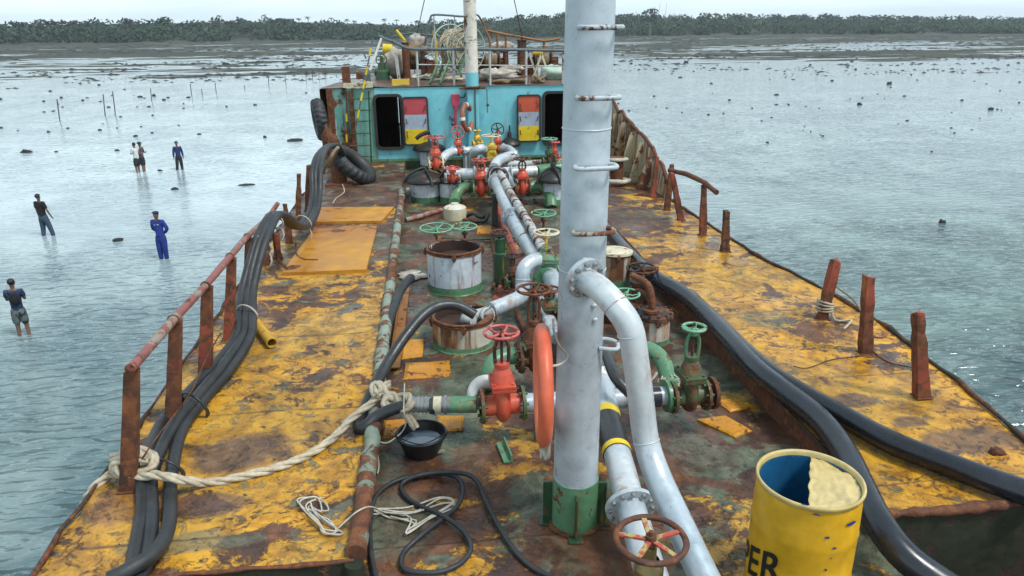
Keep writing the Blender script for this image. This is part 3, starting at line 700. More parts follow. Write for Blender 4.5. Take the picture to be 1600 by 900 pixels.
MB().tube([P(948,650,.17), P(944,612,.18), P(938,588,.18)], .10, 32).build('pipe', 'silver', t)
fa = (mp_[0]-mp_[1]).normalized(); fc2 = mp_[1]+Vector((0,-.02,-.01)); fl_ = MB().hard([(.08,-.03),(.165,-.03),(.165,0),(.08,0)], fc2, fa, 36).build('flange', 'silver', t)
fx_, fy_ = fa.orthogonal().normalized(), fa.cross(fa.orthogonal().normalized())
for k in range(12): qa = R(30*k+15); q = fc2+(fx_*math.cos(qa)+fy_*math.sin(qa))*.138; MB().cyl(q, q+fa*.02, .016, .014, 6).build('bolt', 'galv', fl_)
far = [P(936,575,.18), P(918,530,.20), P(885,470,.24), P(855,425,.26), P(829,388,.28), P(813,364,.30), P(798,336,.32), P(785,307,.34), P(772,278,.37)]
MB().tube(far, .105, 24, sub=2).build('pipe', 'silver', t)
m = MB(); flange(m, P(800,340,.32), far[5]-far[6], .16, 10); m.build('flange', 'silver', t)
m = MB(); flange(m, P(775,284,.365), far[5]-far[6], .15, 10); m.build('flange', 'silver', t)
MB().torus(P(821,376,.29), .107, .012, far[4]-far[5], 28, 6).build('weld_seam', 'silver_old', t)
t2 = thing('lagged_pipe', 'thinner silver pipe with torn lagging beside the fat pipeline', 'pipe', (1.5, 7, .3))
far2 = [P(856,406,.42), P(847,388,.43), P(830,357,.44), P(811,325,.45), P(795,297,.46), P(783,274,.48), P(771,252,.50)]
MB().tube(far2, .058, 16, sub=2, lump=.5).build('pipe', 'silver_old', t2)
m = MB()
for i in range(9):
    k = i/9*5.8; j = int(k); q = far2[j].lerp(far2[j+1], k-j); m.tube([q, q+(far2[j+1]-far2[j]).normalized()*.06], .067, 14)
m.build('lagging_band', 'rust', t2)
# S-bend going down to the near open tank
t = thing('swan_neck_pipe', 'silver S-bent pipe reaching down behind the open tank', 'pipe', (.9, 7.3, 0))
sb = [PY(852,404,8.2), PY(832,408,8.1), PY(818,422,8.0), PY(817,447,7.95), PY(815,462,7.7), PY(796,473,7.5), PY(768,484,7.35)]
MB().tube(sb, .085, 24, sub=4).build('pipe', 'silver', t)
m = MB(); m.torus(sb[3], .088, .007, sb[4]-sb[2], 28, 6).torus(sb[2]+(sb[3]-sb[2])*.6, .088, .006, sb[3]-sb[2], 28, 6); m.build('weld_seam', 'silver', t)
MB().tube([PY(848,402,8.2), PY(842,425,8.2), PY(838,450,8.2)], .085, 20).build('pipe', 'silver', t)
# ---- near manifold: red valve, cross pipe, green rusty valve
gate_valve('gate_valve', 'big red gate valve with red handwheel beside the orange lifebuoy', 785, 632, .17, 519, 52, ('red','red_pink','olive','rustdark'), R(3), .165, .125)
gate_valve('gate_valve', 'rusty green gate valve with blank flange at the right end of the near cross pipe', 1076, 618, .17, 512, 34, ('olive','wheel_green','olive','green'), R(3), .14, .12, spokes=4)
gate_valve('gate_valve', 'brown rusty gate valve behind the lifebuoy, its brown wheel beside the mast', 834, 560, .17, 452, 50, ('rust','rust','olive','rust'), R(3), .12, .115)
m = MB(); q = P(1110,614,.17); m.hard([(0,0),(.135,0),(.135,.03),(0,.03)], q, (1,.05,0), 28); m.bolts(q, (1,.05,0), .112, 8, .012, .02, .03)
solo('blank_flange', m, 'rust', 'round rusty blank plate closing the right end of the near cross pipe', 'flange')
t = thing('cross_pipe', 'silver cross pipe passing behind the mast foot between the red and the green valve', 'pipe', (1.2, 5.3, .17))
MB().tube([P(812,630,.17), P(850,628,.17), P(960,622,.17), P(1046,618,.17)], .078, 24).build('pipe', 'silver', t)
for px in (838, 878): q = P(px,652,.0); MB().box((q.x, P(px,628,.17).y, -.05), (.05,.06,.28)).build('support', 'green_dark', t)
MB().tube([P(990,622,.17), P(1030,619,.17)], .086, 24).build('black_sleeve', 'pehose', t)
t = thing('white_elbow', 'white elbow stub rising behind the left flange of the red valve', 'pipe', (.35,5.6,.2))
MB().tube([P(742,640,.1), P(741,612,.22), P(752,598,.28), P(768,596,.28)], .058, 20, sub=4).build('pipe', 'white', t)
t = thing('green_elbow', 'green elbow pipe curving down from the brown valve to the deck', 'pipe', (.5,6,.1))
MB().tube([P(818,556,.17), P(792,556,.17), P(772,566,.14), P(762,592,0), P(762,600,-.18)], .080, 24, sub=4).build('pipe', 'green', t)
m = MB(); flange(m, P(808,556,.17), (-1,0,0), .135, 10); m.build('flange', 'olive', t)
t = thing('green_elbow', 'green elbow pipe with torn white wrap above the right rusty valve', 'pipe', (1.9,5.6,.2))
ge = [P(985,548,.22), P(1012,546,.24), P(1034,562,.2), P(1044,592,.1), P(1046,610,.05)]
MB().tube(ge, .075, 24, sub=4).build('pipe', 'green', t)
m = MB()
for i in range(16):
    a = i*.4; q = P(1041,585,.13)+Vector((math.cos(a)*.085, math.sin(a)*.085, random.uniform(-.03,.04))); m.tube([q, q+Vector((random.uniform(-.04,.04), -.02, random.uniform(-.05,.02))), q+Vector((random.uniform(-.06,.06), -.03, -.05))], .009, 5)
m.build('torn_wrap', 'ropewhite', t)
m = MB(); flange(m, P(1044,618,.17), (1,.05,0), .135, 10, .03); m.build('flange', 'green', t)
t = thing('white_ball_pipe', 'short white rounded pipe end showing right of the mast', 'pipe', (1.2,5.8,.2))
MB().tube([P(925,600,.1), P(936,588,.22), P(944,578,.30)], [.07,.072,.04], 20, sub=3).build('pipe', 'white', t)
# stub, hose coupling and small bits at the left of the red valve
t = thing('hose_coupling', 'grey clamped hose coupling joining the black hose to the red valve', 'coupling', (.1,5.3,.15))
cp = lambda px, py=None: P(px, 632+(744-px)*.0 if py is None else py, .17)
MB().tube([cp(745), cp(704)], .068, 24).build('green_stub', 'green', t)
m = MB(); m.tube([cp(706), cp(690)], .066, 24).tube([cp(699), cp(694)], .076, 24); m.build('collar', 'galv', t)
MB().tube([cp(690), cp(678)], .070, 24).build('white_collar', 'cream', t)
MB().tube([cp(680), cp(672)], .074, 20, lump=.4).build('black_tape', 'rubber', t)
m = MB(); m.tube([cp(674), cp(640)], .060, 24)
for px in (668, 662, 656, 648): m.tube([cp(px), cp(px-3)], .068, 24)
m.build('clamp_sleeve', 'galv', t)
t = thing('black_hose', 'black hose looping from the near open tank down to the grey coupling', 'hose', (-.3,5.5,.0))
hs = [P(742,492,.42), P(715,478,.50), P(686,478,.52), P(662,492,.48), P(636,522,.36), P(610,560,.22), P(588,600,.12), P(572,636,.06), P(560,662,.03), P(568,668,.05), P(590,650,.11), P(618,638,.16), P(645,633,.17)]
MB().tube(hs, .050, 20, sub=5).build('hose', 'rubber', t)
t = thing('hose_offcut', 'short black hose offcut propped on the long lagged pipe', 'hose', (-.4,7.5,.1))
MB().tube([P(642,434,.14), P(634,442,.16), P(622,462,.10), P(612,490,.05), P(604,512,.02)], .052, 18, caps=False, sub=4).build('hose', 'rubbergrey', t)
# ---- old lagged pipe along the left coaming
t = thing('coaming_pipe', 'long pale green pipe with torn rusty lagging along the left coaming', 'pipe', (XC0,8,.02))
MB().tube([(XC0-.01, YA-.05, -1.0), (XC0-.01, YA-.05, -.3), (XC0, YA-.04, .0)], .055, 16, lump=.3).build('down_pipe', 'aftwall', t)
cpnt = [Vector((XC0+.02, y, .035)) for y in [YA+.0+i*.42 for i in range(26)]]
cpnt = [q+Vector((.012*mn.noise(q*1.3),0,.01*mn.noise(q*2))) for q in cpnt]
M['coampipe'] = paint('pale_green_peeled_pipe', (.25,.31,.25), .5, .55, 4.5, 0, 0, (.17,.20,.15), bump=1.0)
MB().tube(cpnt, .060, 18, sub=6, lump=.30).build('pipe', 'coampipe', t)
for i in range(15):
    y = YA+.5+i*.70+random.uniform(-.3,.3); w_ = random.uniform(.03,.14); MB().tube([(XC0+.02, y, .035), (XC0+.02, y+w_*.5, .035), (XC0+.02, y+w_, .035)], .062, 18, lump=.45).build('lagging_band', 'rust', t)
t = thing('angle_bar', 'brown steel angle bar lying on the deck beside the coaming pipe', 'steel bar', (-.35,7.3,ZC))
a, b_ = P(617,575,ZC+.03), P(634,450,ZC+.03)
m = MB(); m.bar(a, b_, .10, .012).bar(a+Vector((-.05,0,.03)), b_+Vector((-.05,0,.03)), .012, .06); m.build('bar', 'beambrown', t)
# ---- open tanks
def open_tank(label, px, bpy_, wpx, tpy, mat='white_tank', lid=None, base='green', h=None, wob=.012):
    b = P(px, bpy_, ZC); r = wpx*depth(b)/FPX/2*1.02; b.y += r*.92
    top = PY(px, tpy, b.y).z if h is None else ZC+h
    t = thing('tank_hatch', label, 'tank hatch', (b.x, b.y, ZC), 'round tank hatches on the deck')
    hb = (top-ZC)
    m = MB(); m.hard([(r*1.01,hb*.17),(r,hb)], b, seg=40, wob=wob); m.hard([(r*.96,hb),(r*.95,hb*.4)], b, seg=40, wob=wob)
    m.hard([(r*.95,hb*.42),(0,hb*.40)], b, seg=30); m.build('wall', mat, t)
    m = MB(); m.hard([(r*1.05,0),(r*1.025,.012),(r*1.015,hb*.18)], b, seg=40, wob=wob); m.build('green_base', base, t)
    m = MB(); m.torus((b.x,b.y,top), r*1.0, .016, (0,0,1), 44, 8, lump=.9); m.hard([(r*.99,-.045),(r*1.035,-.04),(r*1.04,-.015),(r*.98,-.01)], (b.x,b.y,top), seg=40, wob=wob); m.build('rim', 'rust', t)
    for a in (R(-92), R(-5), R(178), R(60)):
        m = MB(); q = Vector((b.x+math.cos(a)*r*1.06, b.y+math.sin(a)*r*1.06, top-.04)); m.box(q, (.05,.05,.05), Matrix.Rotation(a,3,'Z')).cyl(q-Vector((0,0,.05)), q+Vector((0,0,.045)), .012, seg=6).build('clamp_lug', 'rust', t)
    return t, b, r, top
M['inside'] = plain('rusty_tank_inside', (.06,.028,.018), .9, 12, .7, 1.0)
t, b, r, top = open_tank('white open round tank with brown rusty rim and green base left of the pipeline', 713, 462, 84, 386)
m = MB(); m.hard([(r*.945,0),(r*.94,-.30)], (b.x,b.y,top-.004), seg=36).hard([(r*.94,-.14),(0,-.12)], (b.x,b.y,top), seg=30, wob=.05); m.build('rusty_inside', 'inside', t)
t, b, r, top = open_tank('rust streaked open tank in front of the white one, black hose in its mouth', 727, 552, 94, 492, 'white_tank')
M['streaky'] = paint('heavily_streaked_tank', (.60,.58,.52), .12, .5, 4, 1.25, 0, (.42,.36,.26))
for ch in t.children:
    if ch.name.startswith('wall'): ch.data.materials[0] = M['streaky']
m = MB(); m.hard([(r*.945,0),(r*.94,-.30)], (b.x,b.y,top-.004), seg=36).hard([(r*.94,-.10),(0,-.14)], (b.x,b.y,top), seg=30, wob=.08); m.build('rusty_inside', 'inside', t)
m = MB(); m.tube([PY(640+100,500,b.y-.1), Vector((b.x+.02,b.y,top-.04)), PY(768,486,b.y)], .07, 18, sub=3, lump=.4); m.torus(PY(762,492,b.y-.05), .07, .02, (.4,-1,.3), 24, 8, lump=.6); m.build('collar', 'silver_old', t)
m = MB(); m.tube([(b.x-r*.95,b.y-.1,top-.02), (b.x-r*.3,b.y-r*.8,top-.09), (b.x+r*.35,b.y-r*.8,top-.04), (b.x+r*.9,b.y-r*.3,top+.01)], .028, 10, sub=4, lump=.3); m.build('rag_roll', 'rustdark', t)
t, b, r, top = open_tank('pale tank with rust runs and a flat lid just right of the mast', 965, 449, 46, 392, 'streaky')
m = MB(); m.hard([(0,.02),(r*.8,.02),(r*1.12,.0),(r*1.12,-.03)], (b.x,b.y,top+.01), seg=36, wob=.02); m.build('lid', 'cream', t)
t, b, r, top = open_tank('rusty tank with dark bolted lid and brown pipe on top right of the branch pipe', 1026, 542, 50, 490, 'streaky')
m = MB(); m.hard([(0,.05),(r*.5,.045),(r*.95,.02),(r*1.18,.0),(r*1.18,-.035)], (b.x,b.y,top+.01), seg=36, wob=.02); m.bolts((b.x,b.y,top+.01), (0,0,1), r*1.05, 12, .014, .03); m.build('lid', 'rustdark', t)
m = MB(); m.tube([(b.x-.05,b.y-.05,top+.05), (b.x-.05,b.y-.05,top+.20), (b.x-.08,b.y+.02,top+.33), (b.x-.22,b.y+.15,top+.40)], .035, 12, sub=4, lump=.3); m.hard([(.03,0),(.09,0),(.09,.03),(.03,.03)], (b.x-.05,b.y-.05,top+.05), seg=16); m.torus((b.x-.1,b.y+.1,top+.1), .14, .02, (.8,.3,.2), 20, 6, 0, 200); m.build('vent_pipe', 'rust', t)
# domed hatches further forward
def dome_hatch(label, px, bpy_, wpx, tpy, cover_w=1.7, mat='white_tank', cone=True, clamp=False):
    b = P(px, bpy_, ZC); r = wpx*depth(b)/FPX/2; b.y += r; top = PY(px, tpy, b.y).z
    t = thing('domed_hatch', label, 'hatch', (b.x,b.y,ZC), 'black domed hatches on the far deck')
    m = MB(); m.hard([(r,.10),(r,top-ZC)], b, seg=30); m.build('wall', mat, t)
    MB().hard([(r*1.02,0),(r*1.02,.11)], b, seg=30).build('green_base', 'green', t)
    R_ = r*cover_w
    m = MB(); m.lathe([(R_*.95,-.03),(R_,0),(R_*.86,.06),(R_*.5,.13),(R_*.22,.17),(0,.18)], (b.x,b.y,top), seg=30)
    m.lathe([(0,.0),(R_*.9,-.01),(R_*.95,-.03)], (b.x,b.y,top), seg=30)
    if cone: m.hard([(R_*.2,.15),(R_*.16,.30),(R_*.08,.32),(R_*.06,.46),(0,.46)], (b.x,b.y,top), seg=14)
    m.build('cover', 'blackiron', t)
    if clamp:
        m = MB()
        for a in (0, R(90)):
            d = Vector((math.cos(a+.3), math.sin(a+.3), 0)); q = Vector((b.x,b.y,top))
            m.tube([q-d*R_*1.08-Vector((0,0,.05)), q-d*R_*.8+Vector((0,0,.12)), q+Vector((0,0,.24)), q+d*R_*.8+Vector((0,0,.12)), q+d*R_*1.08-Vector((0,0,.05))], .024, 8, sub=4)
        m.build('clamp_arm', 'blackiron', t)
    return t
dome_hatch('black domed hatch cover with clamp arms on a white drum by the left red valve', 666, 318, 46, 281, 1.45, clamp=True, cone=False)
dome_hatch('white round hatch wall right of the clamped one, lid folded back', 705, 318, 34, 282, 1.15, cone=False, clamp=True)
dome_hatch('dark cone topped hatch in front of the far wall right of the column', 798, 262, 26, 226, 1.35)
dome_hatch('black domed hatch partly hidden by the mast', 866, 322, 30, 280, 1.7, clamp=True)
dome_hatch('grey flat hatch in front of the left tricolour door', 672, 266, 30, 232, 1.75, cone=False)
b = P(712, 345, ZC); solo('vent_drum', MB().hard([(.20,0),(.20,.20),(.17,.225),(.07,.26),(.07,.28),(0,.28)], (b.x,b.y+.17,ZC), seg=30, wob=.01), paint('flaking_cream', (.62,.60,.50), .3, .6, 9, 0, 0, (.50,.44,.26), under=(.60,.42,.06)), 'short cream and yellow drum under the green elbow on the far deck', 'drum')
# ---- deck spindles
standwheel('large teal handwheel behind the white open tank, left of a smaller one', 683, 356, 50, 392, ('wheel_green','beambrown'))
standwheel('smaller teal handwheel behind the white open tank, right of the larger one', 727, 354, 38, 390, ('wheel_green','rustdark'))
standwheel('dark wheel on a tall dark green pedestal right of the white open tank', 782, 363, 26, 447, ('rustdark','green_dark'), pedestal=True)
standwheel('teal handwheel left of the mast, halfway to the far wall', 849, 333, 38, 368, ('wheel_green','rust'))
gate_valve('gate_valve', 'yellow framed valve with cream wheel and green body at the left edge of the mast', 853, 432, .22, 363, 38, ('green','cream','green','yellowv'), R(80), .16, .14)
standwheel('flat black handwheel on a rusty spindle right of the mast', 1000, 419, 46, 470, ('rustdark','rust'), .03)
standwheel('teal handwheel between the branch pipe and the rusty tank', 976, 459, 42, 500, ('wheel_green','rust'))
# wheel at bottom, on its brass valve
q = PY(1017, 843, 2.95); t = thing('brass_valve', 'brown rusty handwheel with yellow chipped spokes on a brass valve at the bottom edge', 'valve', (q.x,q.y,ZC))
zw = q.z; d = depth(q)
MB().torus(q, 54*d/FPX, .016, (.03,-.02,1), 44, 10, lump=.15).build('wheel_rim', 'postdark', t)
m = MB()
for k in range(5):
    a = 2*math.pi*k/5+.25; dv = Vector((math.cos(a), math.sin(a), .02*math.sin(a)+.0)); m.bar(q+dv*.02, q+dv*(52*d/FPX), .026, .012, up=(0,0,1))
m.build('spoke', paint('chipped_yellow_cream', (.46,.36,.14), .45, .5, 26, under=(.4,.06,.04)), t)
m = MB(); m.cyl(q-Vector((0,0,.03)), q+Vector((0,0,.025)), .032, .028, 14).cyl(q, q+Vector((0,0,.05)), .014, seg=6).build('hub', 'rust', t)
M['brass'] = plain('old_brass', (.34,.26,.10), .45, 16, .6, .5, metal=.5)
m = MB(); m.cyl((q.x,q.y,zw-.04), (q.x,q.y,zw-.22), .035, seg=14); m.hard([(.05,0),(.075,-.05),(.075,-.15),(.10,-.2),(.10,-.24),(.08,-.3),(.08,-.75)], (q.x,q.y,zw-.12), seg=24); m.build('body', 'brass', t)
# ---- lifebuoy hanging on the mast
lc = PY(848, 601, 4.02); t = thing('lifebuoy', 'large faded orange lifebuoy hanging edge on from the left of the mast', 'lifebuoy', lc)
lr = 182*depth(lc)/FPX/2/.95
ax = Vector((lc.y,-lc.x+.25,.0)).normalized()
mm = MB(); z_ = ax; x_ = Vector((0,0,1)); y_ = z_.cross(x_)
vs = []; fs = []; n, k_ = 56, 16
for i in range(n):
    a = 2*math.pi*i/n; dv = x_*math.cos(a)+y_*math.sin(a)
    for j in range(k_):
        b2 = 2*math.pi*j/k_; vs.append(lc+dv*(lr-.055+.058*math.cos(b2))+z_*.046*math.sin(b2))
for i in range(n):
    for j in range(k_): fs.append((i*k_+j, ((i+1)%n)*k_+j, ((i+1)%n)*k_+(j+1)%k_, i*k_+(j+1)%k_))
mm.add(vs, fs, True).build('ring', 'buoy', t)
m = MB()
gl = lambda px, py, y: PY(px, py, y)
m.tube([gl(846,572,3.78), gl(870,571,3.80), gl(884,563,3.86), gl(886,554,3.90), gl(874,540,3.98), gl(866,520,4.05), gl(864,498,4.1)], .008, 6, sub=4)
m.tube([gl(848,572,3.76), gl(858,600,3.76), gl(861,640,3.76), gl(860,680,3.78), gl(853,718,3.82), gl(848,700,3.84), gl(845,716,3.84), gl(850,700,3.84), gl(857,716,3.84), gl(858,695,3.82)], .009, 6, sub=4)
m.build('grab_line', 'ropewhite', t)
# ---- yellow cut-open drum
dc = P(1266, 745, .66); DR, DH = .287, .86; db = Vector((dc.x, dc.y, dc.z-DH)); DT = dc.z
t = thing('oil_drum', 'yellow plastic drum with its lid half cut away, blue inside, black lettering', 'drum', db)
m = MB(); m.hard([(DR*.96,0),(DR,.03)], db, seg=64); m.lathe([(DR,.03),(DR,.26),(DR*1.012,.28),(DR,.30),(DR*.998,.56),(DR*1.010,.58),(DR*.996,.60),(DR*.985,.76),(DR*.955,DH-.035)], db, seg=64); m.hard([(0,0),(DR*.96,0)], db, seg=64); m.build('shell', 'drum', t)
m = MB(); m.lathe([(DR*.955,DH-.035),(DR*.995,DH-.030),(DR*1.012,DH-.012),(DR*1.0,DH),(DR*.965,DH-.001),(DR*.945,DH-.014),(DR*.93,DH-.04)], db, seg=64); m.build('rim', M['drumcream'], t)
m = MB(); m.hard([(DR*.93,DH-.03),(DR*.93,.05),(0,.05)], db, seg=48); m.build('inside', 'drumblue', t)
m = MB(); vs = []; n = 26
A0 = Vector((-.52,.85)); A1 = Vector((.30,-.95))      # cut line across the lid (unit circle)
for i in range(n+1):
    for j in range(n+1):
        u = -1+2*i/n; v = -1+2*j/n
        x = u*math.sqrt(1-v*v/2); y = v*math.sqrt(1-u*u/2); xc = .0-.06*y+.03*mn.noise(Vector((y*4,0,0)))
        lim = math.sqrt(max(0, 1-y*y)); lo_ = max(-lim, min(xc, lim)); k = (x+lim)/(2*lim) if lim > 1e-5 else 0
        xx = lo_+(lim-lo_)*k
        z = DH-.035+.018*mn.noise(Vector((xx*3,y*3,1)))+.012*mn.noise(Vector((xx*9,y*9,4)))
        vs.append(db+Matrix.Rotation(R(-32),3,'Z') @ Vector((xx*DR*.935, y*DR*.935, z)))
m.add(vs, [(i*(n+1)+j, (i+1)*(n+1)+j, (i+1)*(n+1)+j+1, i*(n+1)+j+1) for i in range(n) for j in range(n)], True)
o = m.build('lid_remnant', 'drumcream', t); sl = o.modifiers.new('s', 'SOLIDIFY'); sl.thickness = .006
def on_drum(px, py):      # angle and height on the shell for a photo pixel
    d = CM @ _ray(px, py); a = d.x**2+d.y**2; ex, ey = -db.x, -db.y; bq = 2*(d.x*ex+d.y*ey); cq = ex*ex+ey*ey-DR*DR
    disc = max(0, bq*bq-4*a*cq); k = (-bq-math.sqrt(disc))/(2*a); p = EYE+d*k; aa = math.atan2(p.y-db.y, p.x-db.x); return (aa-2*math.pi if aa > 0 else aa), p.z
def drum_patch(mb, a, z, w, h, rough_=0, n=7):
    ring = [(a+math.cos(2*math.pi*k/n)*w/DR*.5*random.uniform(1-rough_,1+rough_), z+math.sin(2*math.pi*k/n)*h*.5*random.uniform(1-rough_,1+rough_)) for k in range(n)]
    mb.add([(db.x+math.cos(q[0])*(DR*1.013), db.y+math.sin(q[0])*(DR*1.013), q[1]) for q in ring], [tuple(range(n))])
m = MB(); random.seed(4)
for px, py, w, h in ((1332,817,.075,.030),(1292,840,.03,.016),(1304,856,.028,.01),(1256,787,.04,.014),(1276,804,.04,.01),(1170,765,.012,.02),(1298,872,.012,.01),(1335,855,.015,.012),(1290,890,.018,.016)):
    a, z = on_drum(px, py); drum_patch(m, a, z, w, h, .5)
m.build('blue_chip', 'bluechip', t)
def letters(txt, px0, px1, ptop, hgt, parent):
    cu = bpy.data.curves.new('lettering', 'FONT'); cu.body = txt; cu.size = 1; cu.offset = .016; cu.space_character = 1.05
    ob = bpy.data.objects.new('tmp', cu); col.objects.link(ob); bpy.context.view_layer.update()
    me = bpy.data.meshes.new_from_object(ob.evaluated_get(bpy.context.evaluated_depsgraph_get())); bpy.data.objects.remove(ob)
    bmm = bmesh.new(); bmm.from_mesh(me); bmesh.ops.triangulate(bmm, faces=bmm.faces)
    for _ in range(2): bmesh.ops.subdivide_edges(bmm, edges=[e for e in bmm.edges if e.calc_length() > .12], cuts=2, use_grid_fill=False); bmesh.ops.triangulate(bmm, faces=bmm.faces)
    xs = [v.co.x for v in bmm.verts]; x0, x1 = min(xs), max(xs); ys_ = [v.co.y for v in bmm.verts]; y0, y1 = min(ys_), max(ys_)
    a0, zt = on_drum(px0, ptop[0]); a1, zt1 = on_drum(px1, ptop[1])
    for v in bmm.verts:
        k = (v.co.x-x0)/(x1-x0); a = a0+(a1-a0)*k; z = zt+(zt1-zt)*k-hgt*(1-(v.co.y-y0)/(y1-y0)); v.co = Vector((db.x+math.cos(a)*DR*1.016, db.y+math.sin(a)*DR*1.016, z))
    bmm.to_mesh(me); bmm.free(); me.materials.clear(); me.materials.append(M['black_ink'])
    o = bpy.data.objects.new('lettering', me); col.objects.link(o)
    me.transform(Matrix.Translation(-world_loc(parent))); o.parent = parent
letters('PER', 1158, 1227, (838, 866), .20, t)
# ---- bucket with water
b = P(660, 708, ZC); b.z = ZC; t = thing('bucket', 'round black plastic bucket half full of water under the hose coupling', 'bucket', b)
br = 41*depth(b+Vector((0,0,.15)))/FPX; b.y += .02
m = MB(); m.hard([(br*.66,0),(br*.93,.17)], b, seg=36).hard([(br*.90,.17),(br*.63,.01)], b, seg=36).hard([(0,0),(br*.66,0)], b, seg=36).hard([(0,.012),(br*.64,.012)], b, seg=36); m.torus(b+Vector((0,0,.172)), br*.94, .012, (0,0,1), 40, 8); m.build('shell', 'plastic', t)
wb = NB('bucket_water'); wb.out((.10,.13,.17), .04, 0, wb.bump(wb.noise(wb.coord(), 9, 2), .25, .01))
m = MB(); m.disc(b+Vector((0,0,.10)), br*.79, seg=36, h=.004); m.build('water', wb.m, t)
m = MB(); m.tube([b+Vector((-br*.98,.0,.16)), b+Vector((-br*.9,-br*.3,.19)), b+Vector((-.0,-br*.98,.195)), b+Vector((br*.9,-br*.3,.19)), b+Vector((br*.98,0,.16))], .005, 6, sub=4); m.build('handle', 'plastic', t)
# ---- thick rope across the left deck
def rope_mesh(pts, r, strands=3, twist=9.0, sub=6, seg=6):
    base = MB().tube(pts, .001, 3, sub=sub)          # reuse the sweep to sample a smooth line
    c = [sum((base.v[i*3+k] for k in range(3)), Vector())/3 for i in range(len(base.v)//3-2)]
    out = MB(); 
    for s in range(strands):
        q = []; up = Vector((0,0,1)); L_ = 0
        for i, p in enumerate(c):
            t_ = (c[min(i+1,len(c)-1)]-c[max(i-1,0)]);
            t_ = t_.normalized() if t_.length > 1e-8 else Vector((0,1,0))
            if i: L_ += (p-c[i-1]).length
            up = (up-t_*up.dot(t_)).normalized() if (up-t_*up.dot(t_)).length > .05 else t_.orthogonal().normalized(); sdv = t_.cross(up)
            a = 2*math.pi*s/strands+L_*twist/r*.11; q.append(p+(up*math.cos(a)+sdv*math.sin(a))*r*.52)
        out.tube(q, r*.60, seg)
    return out
def densify(pts, step):
    base = MB().tube(pts, .001, 3, sub=12); c = [base.v[i*3] for i in range((len(base.v)-6)//3)]
    out = [c[0]]
    for p in c[1:]:
        if (p-out[-1]).length >= step: out.append(p)
    out.append(c[-1]); return out
t = thing('mooring_rope', 'thick cream rope tied to the nearest left post and crossing the yellow deck', 'rope', P(300,750,0))
rp1 = [P(130,792,-.25), P(142,768,-.04), P(172,742,.05), P(205,738,.09), P(232,722,.12), P(228,706,.16), P(205,712,.18), P(184,722,.16), P(186,738,.14), P(210,745,.10), P(245,742,.17), P(280,749,.14), P(325,754,.03), P(380,744,.03), P(440,728,.03), P(490,706,.03), P(525,680,.04), P(548,655,.09), P(575,634,.13), P(600,612,.18), P(607,598,.24), P(600,606,.22), P(588,618,.2)]
rope_mesh(densify(rp1, .022), .031, 3, 4.0, 1).build('rope', 'rope', t)
rp2 = [P(588,618,.20), P(582,606,.22), P(592,600,.24), P(612,622,.18), P(635,618,.2), P(642,632,.2), P(628,642,.14), P(600,632,.15), P(615,618,.2), P(636,650,.10), P(650,668,.0)]
rope_mesh(densify(rp2, .02), .034, 3, 4.0, 1).build('knot', 'rope', t)
rp3 = [P(176,716,.12), P(205,704,.22), P(236,710,.20), P(238,730,.14), P(205,742,.12), P(182,736,.12), P(180,722,.18), P(208,716,.22), P(232,716,.22)]
rope_mesh(densify(rp3, .02), .034, 3, 4.0, 1).build('knot', 'rope', t)
t = thing('thin_string', 'thin pale string hanging from the coupling over the bucket to the deck', 'string', P(600,700,ZC))
MB().tube([P(632,600,.2), P(631,640,.26), P(634,662,.1), P(625,678,0), P(605,692,-.02), P(590,690,.0), P(588,700,-.05), P(592,725,-.16), P(590,740,-.17)], .006, 6, sub=5).build('string', 'ropewhite', t)
def tangle(label, pts, z, r=.006, mat='ropewhite', n=26, cat='string'):
    rg = random.Random(len(label)); cx = [p[0] for p in pts]; cy = [p[1] for p in pts]
    q = []
    for i in range(n):
        p = pts[i % len(pts)]; q.append(P(p[0]+rg.uniform(-9,9), p[1]+rg.uniform(-6,6), z+.012+rg.uniform(0,.03)))
    return solo('string_tangle', MB().tube(q, r, 5, sub=5), mat, label, cat, 'string tangles on the deck')
tangle('pale string tangle on the yellow deck left of the coaming pipe', [(478,790),(495,800),(510,815),(528,828),(512,832),(492,815),(470,785),(498,778),(505,800)], 0)
tangle('pale string tangle inside the black hose loop', [(590,795),(640,798),(690,782),(705,790),(680,805),(640,830),(650,812),(610,805),(580,798)], ZC, .007)
solo('string_line', MB().tube([P(529,825,.02), P(545,810,.06), P(562,797,.12), P(580,792,.05), P(600,800,-.15), P(632,806,-.17)], .006, 5, sub=5), 'ropewhite', 'single pale string draped over the coaming pipe between the two tangles', 'string')
# ---- thin black hose in a figure of eight
t = thing('thin_hose', 'thin grey black hose lying in a figure of eight loop on the centre deck', 'hose', P(680,800,ZC))
z = ZC+.03
h8 = [(596,930),(584,890),(578,840),(580,800),(590,772),(618,752),(660,742),(705,742),(722,758),(718,785),(698,806),(660,835),(632,862),(628,885),(650,894),(690,893),(722,878),(736,855),(722,828),(690,805),(655,790),(632,774),(628,757),(650,744),(690,738),(725,740),(745,752),(758,780),(775,815),(800,855),(830,885),(870,905)]
MB().tube([P(x,y,z+(.025 if i in (11,19,23,24,25) else 0)) for i,(x,y) in enumerate(h8)], .0175, 12, sub=6).build('hose', 'rubbergrey', t)
